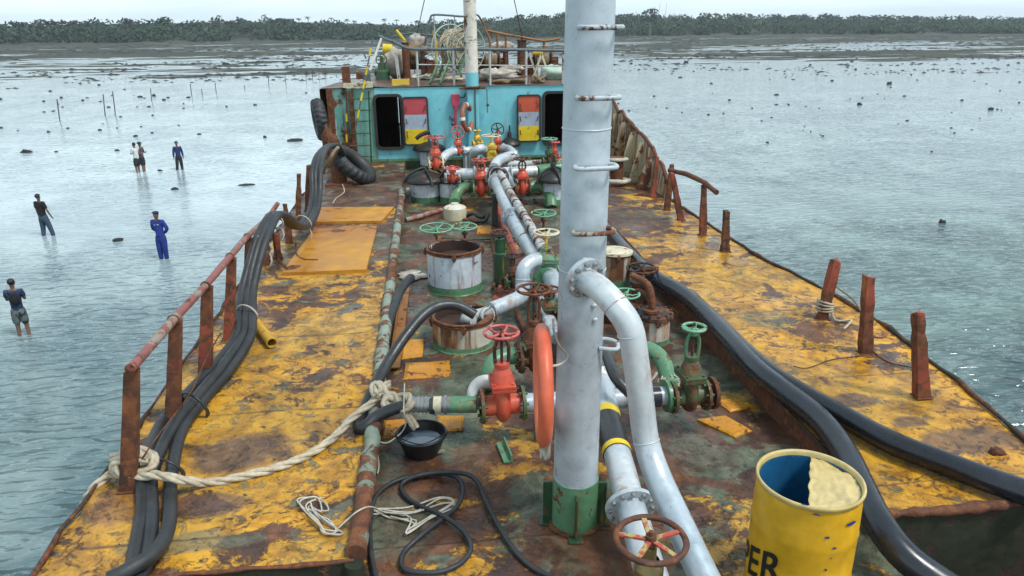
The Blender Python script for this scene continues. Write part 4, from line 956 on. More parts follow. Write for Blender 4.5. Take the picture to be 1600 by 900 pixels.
# ---- doubler plates, small deck bits
def plate(label, quad, z, th, mat='orange', group='raised orange doubler plates on the centre deck', cat='deck plate', name='doubler_plate', bev=.012):
    q = [P(x, y, z+th) for x, y in quad]; n = 12; vs = []
    for i in range(n+1):
        for j in range(n+1):
            u, v = i/n, j/n; p = (q[0]*(1-u)+q[1]*u)*(1-v)+(q[3]*(1-u)+q[2]*u)*v; e = min(i,j,n-i,n-j)
            p = Vector((p.x, p.y, p.z+(.004 if e == 1 else 0)-(.008 if e == 0 else 0)+.003*mn.noise(p*9))); 
            if e == 0: p += Vector((.006*mn.noise(p*25), .006*mn.noise(p*31), 0))
            vs.append(p)
    m = MB(); m.add(vs, [(i*(n+1)+j, (i+1)*(n+1)+j, (i+1)*(n+1)+j+1, i*(n+1)+j+1) for i in range(n) for j in range(n)], False)
    ed = [i*(n+1) for i in range(n+1)]+[n*(n+1)+j for j in range(1,n+1)]+[i*(n+1)+n for i in range(n-1,-1,-1)]+[j for j in range(n-1,0,-1)]
    lo = [Vector((vs[i].x, vs[i].y, z-.012)) for i in ed]; k = len(ed)
    m.add([vs[i] for i in ed]+lo, [(i, (i+1)%k, k+(i+1)%k, k+i) for i in range(k)])
    return solo(name, m, mat, label, cat, group)
plate('orange doubler plate in front of the streaked tank', [(630,592),(705,587),(702,562),(634,566)], ZC, .02)
plate('square orange doubler plate beside the brown angle bar', [(627,560),(660,556),(662,528),(630,530)], ZC, .02)
plate('orange doubler plate under the hose coupling', [(682,672),(724,672),(724,648),(684,648)], ZC, .02)
plate('orange doubler plate behind the bucket', [(596,684),(640,682),(644,652),(600,656)], ZC, .02)
plate('orange doubler plate right of the blank flange, the nearer one', [(1149,682),(1176,672),(1133,647),(1090,654)], ZC, .02)
plate('orange doubler plate right of the blank flange, the farther one', [(1141,642),(1182,634),(1150,623),(1118,624)], ZC, .02)
plate('small orange plate between the teal wheels and the pipeline', [(745,364),(769,364),(768,352),(746,352)], ZC, .03)
M['redplate'] = paint('dull_red_plate', (.42,.09,.06), .35, .5, 5)
b0 = [PY(775,462,9.3), PY(812,452,8.6), PY(818,384,9.9), PY(800,400,10.2)]
m = MB(); q0, q1 = P(772,468,ZC), P(806,470,ZC); top = PY(822,380,10.0)
m.add([P(768,470,ZC), P(806,466,ZC), PY(826,392,9.4), PY(806,398,9.6), PY(786,432,9.2)], [(0,1,2,3,4)])
o = solo('leaning_plate', m, 'redplate', 'dull red steel plate leaning against the pipeline behind the swan neck pipe', 'plate'); sl = o.modifiers.new('s', 'SOLIDIFY'); sl.thickness = .03
a = P(782,692,ZC+.02); b_ = P(794,722,ZC+.02); m = MB(); m.bar(a, b_, .07, .015).bar(a+Vector((.03,0,.03)), b_+Vector((.03,0,.03)), .012, .05); solo('steel_lug', m, 'green', 'small green steel lug welded on the deck left of the mast foot', 'bracket')
# paint spill, debris
solo('wood_scrap', MB().bar(P(655,714,ZC+.03), P(694,704,ZC+.03), .02, .015), 'rope', 'little wooden scrap beside the bucket', 'scrap')
m = MB(); rg = random.Random(8)
for i in range(9):
    q = P(rg.uniform(632,668), rg.uniform(424,438), ZC+.012); m.blob(q, (rg.uniform(.06,.16), rg.uniform(.05,.12), .010), i, .5, 2, 8)
solo('white_rag', m, 'cloth', 'crumpled white rag between the hose offcut and the white open tank', 'rag')
m = MB(); m.blob(P(1557,706,.02), (.06,.04,.035), 4, .5, 2, 8); solo('rust_flake', m, 'rust', 'lump of rust on the yellow deck near the right edge', 'rust lump')
# ---- big black plastic pipes on the right
t = thing('black_pipe', 'thick black plastic pipe along the right coaming bending down past the drum', 'pipe', P(1200,600,0))
big1 = [P(942,352,.10), P(958,368,.10), P(985,400,.10), P(1020,432,.11), P(1060,455,.11), P(1090,478,.11), P(1130,520,.12), P(1180,575,.12), P(1230,615,.12), P(1280,655,.12), P(1318,705,.12), P(1345,760,.12), P(1375,820,.10), P(1420,875,.02), P(1500,930,-.1)]
MB().tube(big1, .094, 28, sub=5).build('pipe', 'pehose', t)
t = thing('black_pipe', 'thick black plastic pipe branching across the right yellow deck toward the right edge', 'pipe', P(1400,690,0))
big2 = [P(1075,462,.10), P(1120,505,.10), P(1165,550,.10), P(1210,588,.10), P(1262,620,.10), P(1320,652,.10), P(1390,690,.10), P(1460,718,.10), P(1540,748,.10), P(1640,782,.10)]
MB().tube(big2, .088, 28, sub=5).build('pipe', 'pehose', t)
# black hose coming down right of mast to the cross pipe
t = thing('black_hose', 'black hose squeezed between the mast and the branch pipe', 'hose', P(960,590,0))
MB().tube([PY(944,545,5.5), PY(950,560,5.3), PY(962,590,5.0), PY(985,615,4.9)], .045, 16, sub=4).build('hose', 'rubber', t)
# ---- left deck: plates, yellow pipe, hoses
plate('large flat yellow steel plate turning brown on its right side, lying on the left deck', [(440,425),(572,420),(590,350),(492,354)], .0, .05, 'yellow', 'loose yellow plates on the left deck', 'steel plate', 'loose_plate')
plate('narrow bright yellow steel plate lying beyond the larger plate', [(470,346),(596,344),(616,322),(492,323)], .0, .05, 'yellow', 'loose yellow plates on the left deck', 'steel plate', 'loose_plate')
m = MB(); a, b_ = P(398,502,.06), P(425,536,.06); m.tube([a, b_], .052, 22, caps=False).tube([b_, a], .044, 22, caps=False); m.hard([(.044,0),(.052,0)], b_, b_-a, 22)
solo('pipe_offcut', m, 'pipeyellow', 'short open yellow pipe offcut lying beside the hose bundle', 'pipe')
hoff = [(0,0),(1,0),(2,0)]
cen = [(205,925,.05,0),(228,870,.05,16),(238,800,.05,17),(240,740,.06,16),(268,668,.06,15),(310,615,.07,14),(350,570,.08,13),(380,525,.12,11),(384,490,.2,10),(388,450,.35,9),(400,400,.62,8),(412,365,.80,7),(430,336,.90,6),(447,340,.78,6),(460,352,.52,6),(476,352,.25,6),(490,330,.22,6.5),(494,300,.42,6.5),(494,270,.7,6),(500,245,.88,5),(512,230,.9,4),(524,228,.85,4),(533,242,.6,4)]
for k, lb in ((-1,'outboard hose of the long bundle over the left rail, nearest the sea'),(0,'middle hose of the long bundle over the left rail'),(1,'inboard hose of the long bundle over the left rail, nearest the yellow plates')):
    pts = []
    for i, (x, y, z, s) in enumerate(cen):
        w = s*k; jit = 3*math.sin(i*1.7+k*2)
        if y > 860: pts.append(P(x+w*1.1+(20 if k == 1 else 0)+jit, y, z+.0))
        elif y > 560: pts.append(P(x+w+jit*.7, y+w*.3, z+(.05 if k == 0 and y < 700 else 0)))
        else: pts.append(P(x+w+jit*.3, y, z))
    if k == 1: pts = [P(170,905,.12), P(205,888,.14), P(243,862,.13), P(263,825,.07), P(266,780,.05), P(268,745,.05)]+pts[4:]
    solo('rubber_hose', MB().tube(pts, .045, 18, sub=5), 'rubbergrey', lb, 'hose', 'hoses bundled along the left rail')
def ring_tie(label, px, py, z, w, mat='rope', tilt=0, n=2):
    c = P(px, py, z); m = MB()
    r_ = w*depth(c)/FPX/2
    for i in range(n): m.torus(c+Vector((0,.02*i,0)), r_, .009, (.35+tilt,.9,.3+.15*i), 24, 6, lump=.5)
    m.tube([c+Vector((r_*.6,0,-r_*.6)), c+Vector((r_*.9,-.03,-r_*1.4)), c+Vector((r_*.7,-.05,-r_*2))], .007, 5, sub=3)
    solo('rope_tie', m, mat, label, 'rope tie', 'ties holding the hose bundle')
ring_tie('black cord tie on the bundle near the second left post', 304, 634, .09, 52, 'rubber', .3)
ring_tie('pale tie on the bundle beside the yellow pipe offcut', 386, 490, .2, 34, 'ropewhite')
ring_tie('pale tie on the bundle where it climbs to the rail', 408, 383, .68, 32, 'ropewhite')
ring_tie('pale tie at the top of the rail bend', 428, 345, .82, 30, 'ropewhite')
ring_tie('pale tie on the lower sag of the bundle', 474, 348, .3, 26, 'ropewhite')
ring_tie('thin wire tie round the bundle beside the rope knot', 262, 735, .06, 52, 'rubber')
solo('bent_rod', MB().tube([P(462,380,.05), P(463,396,.05), P(474,405,.05), P(497,406,.05)], .012, 8, sub=4), 'rustdark', 'bent black rod lying on the large yellow plate', 'rod')
# ---- left rail posts and handrail
def ipost(name, label, base, top, w, mat, group, wtop=.7, brk=0, d=None):
    base, top = Vector(base), Vector(top); d = w*.7 if d is None else d
    t = thing(name, label, 'post', base, group)
    ax_ = (top-base); n = 9; m = MB(); vs = []
    for i in range(n+1):
        k = i/n; q = base+ax_*k; ww = w*(1-(1-wtop)*k)/2
        e = (brk*mn.noise(q*14) if brk else 0)
        for x, y in ((-1,-1),(1,-1),(1,1),(-1,1)): vs.append(q+Vector((x*ww*(1+e+.08*mn.noise(q*7+Vector((x,y,0)))), y*d/2*(1+e), (.05*mn.noise(Vector((x*3,y*3,q.y*9))) if i == n and brk else 0))))
    m.add(vs, [(i*4+j, i*4+(j+1)%4, (i+1)*4+(j+1)%4, (i+1)*4+j) for i in range(n) for j in range(4)]+[tuple(n*4+j for j in range(4))])
    m.build('shaft', mat, t, .004)
    m = MB(); m.box((base.x, base.y, .006), (w*1.25, d*1.35, .012)); m.build('foot_plate', 'rust', t, .003)
    return t
LR = 'rusty posts of the left rail'
M['handrail'] = M['rail_pink']
lposts = [((202,765),(206,578),.115,'nearest left rail post, wrapped by the thick cream rope'),((270,662),(275,500),.115,'second left rail post from the camera under the pink handrail'),
 ((321,590),(324,448),.12,'third left rail post from the camera, beside the bend of the hoses'),((358,530),(362,403),.11,'fourth left rail post from the camera'),
 ((388,470),(389,372),.11,'fifth left rail post, partly behind the rising hoses'),((415,410),(418,345),.11,'sixth left rail post, behind the top bend of the hoses')]
for (bx, by), (tx, ty), w, lb in lposts:
    b = P(bx, by, 0); ipost('rail_post', lb, b, PY(tx, ty, b.y), w, 'postdark' if bx < 210 else 'rustred', LR, .72)
t = thing('handrail', 'worn pink handrail pipe running along the tops of the left posts', 'handrail', (-2.2,6,.9))
hr = []
for (bx, by), (tx, ty), w, lb in lposts[:1]: hr.append(PY(203, 575, P(bx,by,0).y-.05))
hr += [PY(212,568,P(202,765,0).y)]
for (bx, by), (tx, ty), w, lb in lposts[1:]: hr.append(PY(tx-1, ty-4, P(bx,by,0).y)+Vector((0,0,0)))
hr += [PY(434, 318, 10.4)]
MB().tube(hr, .033, 16, sub=3, lump=.15).build('rail', 'handrail', t)
for q in hr[2:-1]: MB().torus(q+Vector((0,-.05,0)), .036, .010, (0,1,0), 16, 6, lump=1).build('weld_collar', 'rust', t)
solo('cable_lashing', MB().tube([P(204,745,.05), P(240,690,.35), P(275,645,.25), P(300,610,.4), P(322,560,.3), P(345,520,.5)], .006, 5, sub=3), 'rust', 'thin rusty cable strung low behind the left posts', 'cable')
solo('fallen_rail', MB().tube([P(425,345,.8), PY(432,400,9.6), P(448,420,.05)], .018, 7, sub=3), 'rustdark', 'thin fallen black bar behind the hose bend', 'bar')
for k, (bx, by, tx, ty, w, mt, lb) in enumerate([(434,405,432,366,.11,'rustred','short dark red stump beyond the sixth left post'),(452,372,449,350,.10,'rustred','broken red stump behind the sagging hoses'),
    (466,350,467,272,.10,'rust','tall thin brown post left of the hanging hoses'),(481,330,482,258,.10,'rust','dark brown post right behind the hanging hoses'),(452,380,445,318,.09,'rust','leaning brown post with rail end above it')]):
    b = P(bx, by, 0); ipost('rail_post', lb, b, PY(tx, ty, b.y), w, mt, LR, .6, .3)
# ---- right rail posts
RR = 'broken posts of the right rail'
for k, (bx, by, tx, ty, w, mt, lb) in enumerate([(1440,620,1434,488,.12,'rustred','nearest broken post on the right deck edge, standing alone'),(1352,552,1357,432,.12,'rustred','second broken post on the right edge, right of the leaning one'),
    (1284,499,1306,406,.12,'rustred','leaning broken post tied with pale rope on the right edge'),(1133,393,1135,330,.115,'rustdark','short charred looking stump right of the rail fragment'),
    (1098,368,1100,288,.11,'rustred','post carrying the right end of the broken rail fragment'),(1064,344,1050,270,.11,'rustred','slanting post under the left end of the rail fragment'),
    (1042,328,1050,256,.10,'rust','brown post crossing the slanting one'),(1020,308,1027,246,.11,'rustred','post nearest the right bulwark end')]):
    b = P(bx, by, 0); ipost('rail_post', lb, b, PY(tx, ty, b.y), w, mt, RR, .62, .25)
t = thing('broken_rail', 'broken piece of brown rail pipe with a bent end on the right posts', 'rail', P(1098,368,0))
yy = P(1098,368,0).y
MB().tube([PY(1046,266,yy+1.2), PY(1072,272,yy+.7), PY(1098,284,yy), PY(1106,290,yy-.1), PY(1120,301,yy-.4)], .038, 12, sub=2, lump=.3).build('rail', 'rust', t)
t = thing('rope_lashing', 'pale rope lashed round the leaning post on the right edge', 'rope', P(1284,499,0))
b = P(1288,484,.1); m = MB()
for i in range(4): m.torus(b+Vector((0,0,.03*i)), .085, .012, (.1*i,.1,1), 20, 6, lump=.5)
m.tube([b+Vector((.05,0,.08)), P(1305,500,.03), P(1330,500,.03), P(1318,514,.02)], .014, 6, sub=4).build('rope', 'rope', t)
MB().tube([PY(1302,445,P(1284,499,0).y), P(1335,470,.28), P(1352,500,.22)], .010, 6, sub=3).build('rope', 'ropebrown', t)
MB().tube([P(1360,525,.1), P(1378,528,.12), P(1388,520,.16)], .010, 6, sub=3).build('rope', 'buoybrown', t)
solo('deck_wire', MB().tube([P(1356,540,.03), P(1372,556,.01), P(1395,568,.01), P(1430,575,.02)], .006, 5, sub=4), 'rustdark', 'thin wire curling between the two nearest right posts', 'wire')
solo('deck_wire', MB().tube([P(1240,572,.012), P(1262,575,.012), P(1300,562,.012), P(1345,556,.012)], .005, 5, sub=4), 'rustdark', 'thin wire lying left of the second right post', 'wire')

def small_pipe(label, pts, r, mat, name='thin_pipe'): return solo(name, MB().tube(pts, r, 10, sub=4, lump=.15), mat, label, 'pipe', 'small pipes on the centre deck')
small_pipe('thin brown pipe running beside the white open tank toward the pedestal', [P(770,452,ZC+.05), P(776,420,ZC+.05), P(772,392,ZC+.05), P(768,372,ZC+.06)], .022, 'rust')
small_pipe('dull red pipe along the left side of the fat pipeline', [P(812,412,ZC+.12), P(800,384,ZC+.12), P(788,352,ZC+.13), P(778,322,ZC+.14)], .05, 'redplate')
small_pipe('thin green pipe crossing the deck in front of the lagged pipe end', [P(690,372,ZC+.04), P(735,374,ZC+.04), P(790,372,ZC+.05), P(840,368,ZC+.05)], .020, 'green_dark')
small_pipe('brown drain pipe between the swan neck pipe and the brown valve', [P(822,520,ZC+.04), P(812,498,ZC+.05), P(806,480,ZC+.05), P(818,468,ZC+.1)], .030, 'rust')
gate_valve('gate_valve', 'small dark valve low beside the green pedestal', 800, 440, .0, 400, 22, ('green_dark','rustdark','olive','green_dark'), R(20), .10, .08)
gate_valve('gate_valve', 'rusty valve low behind the swan neck pipe and brown wheel', 858, 500, .05, 452, 30, ('olive','rust','rust','rust'), R(0), .13, .11)
m = MB(); q = P(1000,470,ZC); m.hard([(.10,0),(.10,.22),(.13,.22),(.13,.26),(0,.27)], q, seg=20, wob=.02); m.tube([q+Vector((0,0,.26)), q+Vector((0,0,.36)), q+Vector((.08,0,.42)), q+Vector((.2,0,.40))], .035, 12, sub=3, lump=.3); solo('vent_stub', m, 'rustdark', 'dark rusty vent stub between the two tanks right of the mast', 'vent')
m = MB(); q = P(962,500,ZC); m.hard([(.15,0),(.15,.12),(.19,.12),(.19,.16),(.06,.17),(.06,.22),(0,.22)], q, seg=26, wob=.02); m.bolts(q+Vector((0,0,.16)), (0,0,1), .165, 12, .012, .02); solo('deck_flange', m, 'rustdark', 'dark bolted deck flange right of the mast under the branch pipe', 'flange')
# ================================================================== FORECASTLE
YW = 17.72; ZF = 1.70
def PX(px, py, x): d = CM @ _ray(px, py); return EYE + d*(x/d.x)
Wp = lambda px, py, o=0.0: PY(px, py, YW-o)
def wrect(mb, px0, py0, px1, py1, o=0.0, th=.03):
    a, b = Wp(px0, py0), Wp(px1, py1); mb.box(((a.x+b.x)/2, YW-o-th/2, (a.z+b.z)/2), (abs(b.x-a.x), th, abs(a.z-b.z))); return mb
wx = lambda px: Wp(px, 190).x
wz = lambda py: Wp(740, py).z
def rrect(cx, cz, w, h, r, n=6):
    out = []
    for sx, sz, a0 in ((1,1,0),(-1,1,90),(-1,-1,180),(1,-1,270)):
        for k in range(n+1): a = R(a0+90*k/n); out.append((cx+sx*(w/2-r)+r*math.cos(a), cz+sz*(h/2-r)+r*math.sin(a)))
    return out
def door_ring(mb, ring0, ring1, y0, y1):
    n = len(ring0); vs = [(x,y0,z) for x,z in ring0]+[(x,y0,z) for x,z in ring1]+[(x,y1,z) for x,z in ring0]+[(x,y1,z) for x,z in ring1]
    fs = []
    for i in range(n):
        j = (i+1)%n; fs += [(i,j,n+j,n+i), (2*n+j,2*n+i,3*n+i,3*n+j), (n+i,n+j,3*n+j,3*n+i), (j,i,2*n+i,2*n+j)]
    mb.add(vs, fs)
t = thing('forecastle_wall', 'turquoise steel wall with two dark doorways closing the deck at the bow', 'wall', (1, YW, 0))
dl = (wx(588), wx(628), .32, 1.52); dr_ = (wx(850), wx(890), .32, 1.52)
xs = [wx(518), wx(566), dl[0], dl[1], dr_[0], dr_[1], edge_r(17.7)-.06]
def panel(mb, x0, x1, z0, z1): mb.box(((x0+x1)/2, YW+.02, (z0+z1)/2), (x1-x0, .04, z1-z0))
m = MB(); panel(m, xs[0], dl[0], 0, ZF); m.build('green_panel', 'aquag', t)
m = MB()
panel(m, dl[0], dl[1], 0, dl[2]); panel(m, dl[0], dl[1], dl[3], ZF); panel(m, dl[1], dr_[0], 0, ZF); panel(m, dr_[0], dr_[1], 0, dr_[2]); panel(m, dr_[0], dr_[1], dr_[3], ZF); panel(m, dr_[1], xs[6], 0, ZF)
m.build('panel', 'aqua', t)
m = MB(); m.box(((xs[0]+xs[6])/2, YW-.004, .03), (xs[6]-xs[0], .012, .06)); m.build('green_skirting', 'green', t)
mb = MB().box(((xs[0]+xs[6])/2, YW+.03, -.11), (xs[6]-xs[0], .04, .24)); mb.build('green_base', 'green_dark', t)
for d in (dl, dr_):
    cx, cz, w, h = (d[0]+d[1])/2, (d[2]+d[3])/2, d[1]-d[0], d[3]-d[2]
    m = MB(); door_ring(m, rrect(cx, cz, w+.09, h+.09, .13), rrect(cx, cz, w-.03, h-.03, .10), YW-.06, YW+.06); m.build('door_frame', 'blackrim', t)
    cnr = MB()
def tridoor(label, px0, px1, py0, py1, red):
    x0, x1 = wx(px0), wx(px1); z0, z1 = wz(py1), wz(py0); cx, cz, w, h = (x0+x1)/2, (z0+z1)/2, x1-x0, z1-z0
    t = thing('steel_door', label, 'door', (cx, YW-.05, z0), 'tricolour steel doors swung open on the wall')
    m = MB(); door_ring(m, rrect(cx, cz, w+.03, h+.03, .075), rrect(cx, cz, w-.04, h-.04, .055), YW-.115, YW-.05); m.build('rubber_edge', 'blackrim', t)
    for nm, f0, f1, mt in (('yellow_band',0,.335,'dooryel'),('grey_band',.335,.64,'doorgrey'),('red_band',.64,1,red)):
        m = MB(); zz0, zz1 = z0+h*f0, z0+h*f1; r_ = .06
        ring = [p for p in rrect(cx, cz, w-.035, h-.035, r_)]
        pts = [(x, min(max(z, zz0), zz1)) for x, z in ring]
        m.add([(x, YW-.10, z) for x, z in pts], [tuple(range(len(pts)))[::-1]]); m.build(nm, mt, t)
    m = MB()
    for zz in (z0+h*.2, z0+h*.5, z0+h*.78):
        for s in (-1, 1): m.bar((cx+s*w*.36, YW-.125, zz-.06), (cx+s*w*.40, YW-.135, zz+.06), .018, .018)
    m.build('dog_handle', 'doorgrey' if red == 'x' else 'rust', t)
    return t
tridoor('door painted deep red, grey and yellow beside the left doorway', 631, 669, 150, 223, 'doorred')
tridoor('door painted orange red, grey and yellow beside the right doorway', 808, 843, 150, 222, 'doorred2')
# sides and top
m = MB(); ysf = [17.74+i*.3 for i in range(28)]
ragged_wall(m, [(edge_l(min(y,25)), y) for y in ysf if y <= 25.01], -.05, ZF-.01); ragged_wall(m, [(edge_r(min(y,25)), y) for y in ysf if y <= 25.01][::-1], -.05, ZF-.01)
ragged_wall(m, [(-.9,24.9), (.9,27.5), (2.7,24.9)], -.05, ZF-.01)
m.build('bow_wall', 'rust', kind='structure')
sheet('forecastle_floor', lambda y: edge_l(y)-.02, lambda y: edge_r(y)+.02, YW-.03, 25, ZF+.01, 'deckF', 16, 30, .03)
MB().add([(-.92,25,ZF+.01),(2.72,25,ZF+.01),(.9,27.5,ZF+.01)], [(0,1,2)]).build('forecastle_floor', 'deckF', kind='structure')
# foremast
fx = Wp(738, 150).x
t = thing('foremast', 'white rust stained foremast with turquoise foot on the forecastle wall', 'mast', (fx, YW, 0))
fm = MB(); r_ = .135
MB().box((fx, YW-.10, .86), (.27, .17, 1.72)).build('pilaster', 'aqua', t, .03)
q0 = PY(738, 113, YW-.05).z
MB().cyl((fx, YW-.05, ZF), (fx, YW-.05, q0), r_*1.12, seg=28).build('turquoise_foot', 'aqua', t)
MB().cyl((fx, YW-.05, q0), (fx-.03, YW-.05, 6.5), r_*1.1, r_*.98, 28).build('column', paint('white_mast_stained', (.74,.72,.66), .16, .45, 3, .45, 0, (.66,.60,.50)), t)
m = MB(); m.box((fx, YW-.2, ZF-.03), (.62, .03, .045)).box((fx, YW-.1, ZF+.0), (.36,.30,.03)); m.build('bracket', 'rust', t)
m = MB(); m.tube([(fx+.33, YW-.19, ZF-.05), (fx+.34, YW-.1, 1.1)], .010, 6).tube([(fx+.05, YW-.2, ZF-.04), (fx+.05, YW-.2, .4)], .012, 6); m.blob((fx+.35, YW-.12, 1.28), (.035,.03,.035), 1, .1, 1, 6); m.build('thin_pipe', 'rust', t)
# ladder on the wall, with its rungs
t = thing('wall_ladder', 'rusty steel ladder with yellow and black rails at the left end of the turquoise wall', 'ladder', (wx(560), YW-.1, 0))
for px, a, b, nm in ((543,142,236,'rail'),(578,142,262,'rail')):
    o = MB().tube([Wp(px-2,a,.12), Wp(px,(a+b)/2,.12), Wp(px+3,b,.12)], .018, 8).build(nm, 'green_dark' if px > 560 else 'rustdark', t)
for py in (155,173,190,209,228,245): MB().cyl(Wp(544,py,.12), Wp(580,py-1,.12), .012, seg=8).build('rung', 'rust' if py > 220 else 'green_dark', t)
m = MB()
for a in (178,210): m.tube([Wp(541,a,.12), Wp(542,a+12,.12)], .024, 8)
m.build('yellow_paint', 'dooryel', t)
t = thing('striped_pole', 'thin black pole with yellow bands leaning on the left end of the turquoise wall', 'pole', Wp(556,200,.3))
pa, pb = PY(555, 203, YW-.35), PY(583, 58, YW-.15)
MB().cyl(pa, pb, .018, seg=8).build('pole', 'railgrey', t)
for k in (.13, .32, .45, .60, .80): MB().cyl(pa.lerp(pb,k), pa.lerp(pb,k+.09), .024, seg=8).build('yellow_band', 'dooryel', t)
solo('rust_stain', MB().box((wx(552), YW-.05, .85), (.10,.06,1.6)), 'rust', 'rust brown steel channel standing behind the ladder rungs', 'rust stain')  # rust stain of the wall, modelled as a raised bar
t = thing('electrical_box', 'red electrical box with red conduit on the turquoise wall left of the pilaster', 'electrical box', Wp(712,155))
m = MB(); wrect(m, 705, 147, 718, 165, .01, .12); m.build('box', 'conduit', t, .01)
m = MB(); m.cyl(Wp(712,172,.1), Wp(711,200,.1), .035, seg=10); m.cyl(Wp(712,165,.1), Wp(712,172,.1), .05, seg=10); m.build('conduit_pipe', 'conduit', t)
MB().tube([Wp(718,152,.1), Wp(725,152,.14), Wp(727,145,.14)], .014, 6, sub=3).build('cable', 'rustdark', t)
t = thing('lifebuoy', 'weathered brown lifebuoy with white bands hanging on the turquoise pilaster', 'lifebuoy', Wp(729,185,.25))
c = Wp(730, 184, .36); axb = Vector((.90,-.42,.10)).normalized()
MB().torus(c, .285, .060, axb, 36, 10).build('ring', 'buoybrown', t)
x_ = axb.orthogonal().normalized(); y_ = axb.cross(x_)
for k in range(4):
    a = R(45+90*k); q = c+(x_*math.cos(a)+y_*math.sin(a))*.285; tg = (-x_*math.sin(a)+y_*math.cos(a)); MB().cyl(q-tg*.035, q+tg*.035, .066, seg=12).build('white_band', 'white', t)
# rails on the forecastle
t = thing('bow_railing', 'grey bow railing with white stanchions along the edge above the turquoise wall', 'railing', (1, YW+.15, ZF))
yr = YW+.12
top = [PY(592,56,yr+.6), PY(600,60,yr+.5), PY(618,67,yr+.25), PY(640,76,yr), PY(680,77,yr), PY(760,77,yr), PY(880,79,yr), PY(960,80,yr)]
MB().tube(top, .034, 10, sub=3).build('top_rail', 'railgrey', t)
MB().tube([PY(652,101,yr), PY(760,102,yr), PY(950,104,yr)], .014, 8).build('lower_rail', 'whitegrey', t)
for px in (651,708,765,822,880,940): 
    a = PY(px, 79, yr); MB().cyl((a.x,a.y,ZF), a, .028, seg=8).build('stanchion', 'whitegrey', t)
a = PY(596,60,yr+.5); b = PY(578,110,yr+.3); MB().cyl(a, b, .030, seg=8).build('stanchion', 'white', t)
t = thing('arched_rail', 'tall bent grey rail arching over the rope reel', 'railing', (.5, 20.5, ZF))
ya = 20.6
MB().tube([PY(664,72,ya), PY(667,48,ya), PY(672,30,ya), PY(680,23,ya), PY(728,26,ya), PY(745,23,ya), PY(752,32,ya+.3)], .026, 8, sub=4).build('rail', 'railgrey', t)
MB().tube([PY(752,30,ya+.3), PY(760,50,ya+.3), PY(766,68,ya+.3), (PY(767,75,ya+.3).x, ya+.3, ZF)], .03, 8, sub=2).build('bent_leg', 'beambrown', t)
for px in (678, 710): a = PY(px, 25, ya); MB().cyl((a.x,a.y,ZF), a, .018, seg=6).build('stanchion', 'whitegrey', t)
t = thing('bow_side_rail', 'brown rusty rail sagging toward the right side of the bow', 'railing', (3, 22, ZF)); ys2 = 22.2
MB().tube([PY(762,48,ys2), PY(790,54,ys2), PY(815,58,ys2), PY(850,64,ys2), PY(875,60,ys2)], .034, 8, sub=2).build('rail', 'beambrown', t)
for px, py in ((777,52),(790,54),(815,58),(850,64)): a = PY(px, py, ys2); MB().cyl((a.x,a.y,ZF), a, .034, seg=7).build('stanchion', 'beambrown' if px != 815 else 'rustdark', t)
t = thing('bow_side_rail', 'dark thin rail behind the white cloth at the left of the bow', 'railing', (-.5, 23, ZF))
MB().tube([PY(610,58,23), PY(640,52,23), PY(664,54,23), PY(690,56,23)], .022, 8, sub=3).build('rail', 'railgrey', t)
for px, py in ((612,57),(645,52),(690,56)): a = PY(px, py, 23); MB().cyl((a.x,a.y,ZF), a, .018, seg=6).build('stanchion', 'railgrey', t)
# rope reel
rc = PY(716, 76, 20.0); t = thing('rope_reel', 'big reel of frayed cream rope with pale green hooped ends', 'reel', (rc.x, rc.y, ZF)); av = Vector((.55,-.83,.0)).normalized()
R0 = 36*depth(rc)/FPX
def hair_spool(c, ax, r, w, n, rg):
    m = MB(); z = ax; x = z.orthogonal().normalized(); y = z.cross(x)
    m.hard([(0,-w/2),(r*.84,-w/2),(r*.84,w/2),(0,w/2)], c, ax, 24)
    for i in range(n):
        a = rg.uniform(0, 6.28); h = rg.uniform(-w/2, w/2); r0 = r*rg.uniform(.82,1.0); q = []
        for k in range(4): a2 = a+.22*k; q.append(c+(x*math.cos(a2)+y*math.sin(a2))*(r0+rg.uniform(-.02,.03))+z*(h+rg.uniform(-.03,.03)))
        m.tube(q, .013, 4)
    for i in range(n//2):
        a = rg.uniform(0, 6.28); r1, r2 = r*rg.uniform(.15,.9), r*rg.uniform(.2,.95); s = 1
        m.tube([c+(x*math.cos(a)+y*math.sin(a))*r1+z*s*(w/2+.01), c+(x*math.cos(a+.7)+y*math.sin(a+.7))*r2+z*s*(w/2+.03)], .011, 4)
    return m
hair_spool(rc, av, R0*.80, .55, 260, random.Random(2)).build('rope_coil', 'rope', t)
M['reelgreen'] = paint('pale_green_reel', (.40,.52,.42), .2, .5, 10)
for s in (-1, 1):
    m = MB(); c = rc+av*(s*.34); m.torus(c, R0, .016, av, 40, 6).torus(c, R0*.52, .013, av, 28, 6)
    x_ = av.orthogonal().normalized(); y_ = av.cross(x_)
    for k in range(8): a = R(45*k+10); m.cyl(c, c+(x_*math.cos(a)+y_*math.sin(a))*R0, .011, seg=5)
    m.build('end_hoop', 'reelgreen', t)
m = MB(); m.cyl(rc-av*.45, rc+av*.45, .04, seg=10)
for s in (-1, 1):
    c = rc+av*(s*.42)
    for k in (-1, 1): m.bar(c, (c.x+k*.4*-av.y, c.y+k*.4*av.x, ZF), .05, .05)
m.build('stand', 'green', t)
t = thing('bow_ladder', 'small green sloping ladder leaning below the rope reel', 'ladder', PY(690,130,18.6))
for px in (672, 688): MB().bar(PY(px+14, 96, 19.2), (PY(px,132,18.3).x, 18.3, ZF+.02), .03, .10).build('side_rail', 'green', t)
for k in range(4): f = k/4+.12; MB().box(PY(702,96,19.2).lerp(Vector((PY(680,132,18.3).x,18.3,ZF)), f), (.30,.09,.02)).build('step', 'green_dark', t)
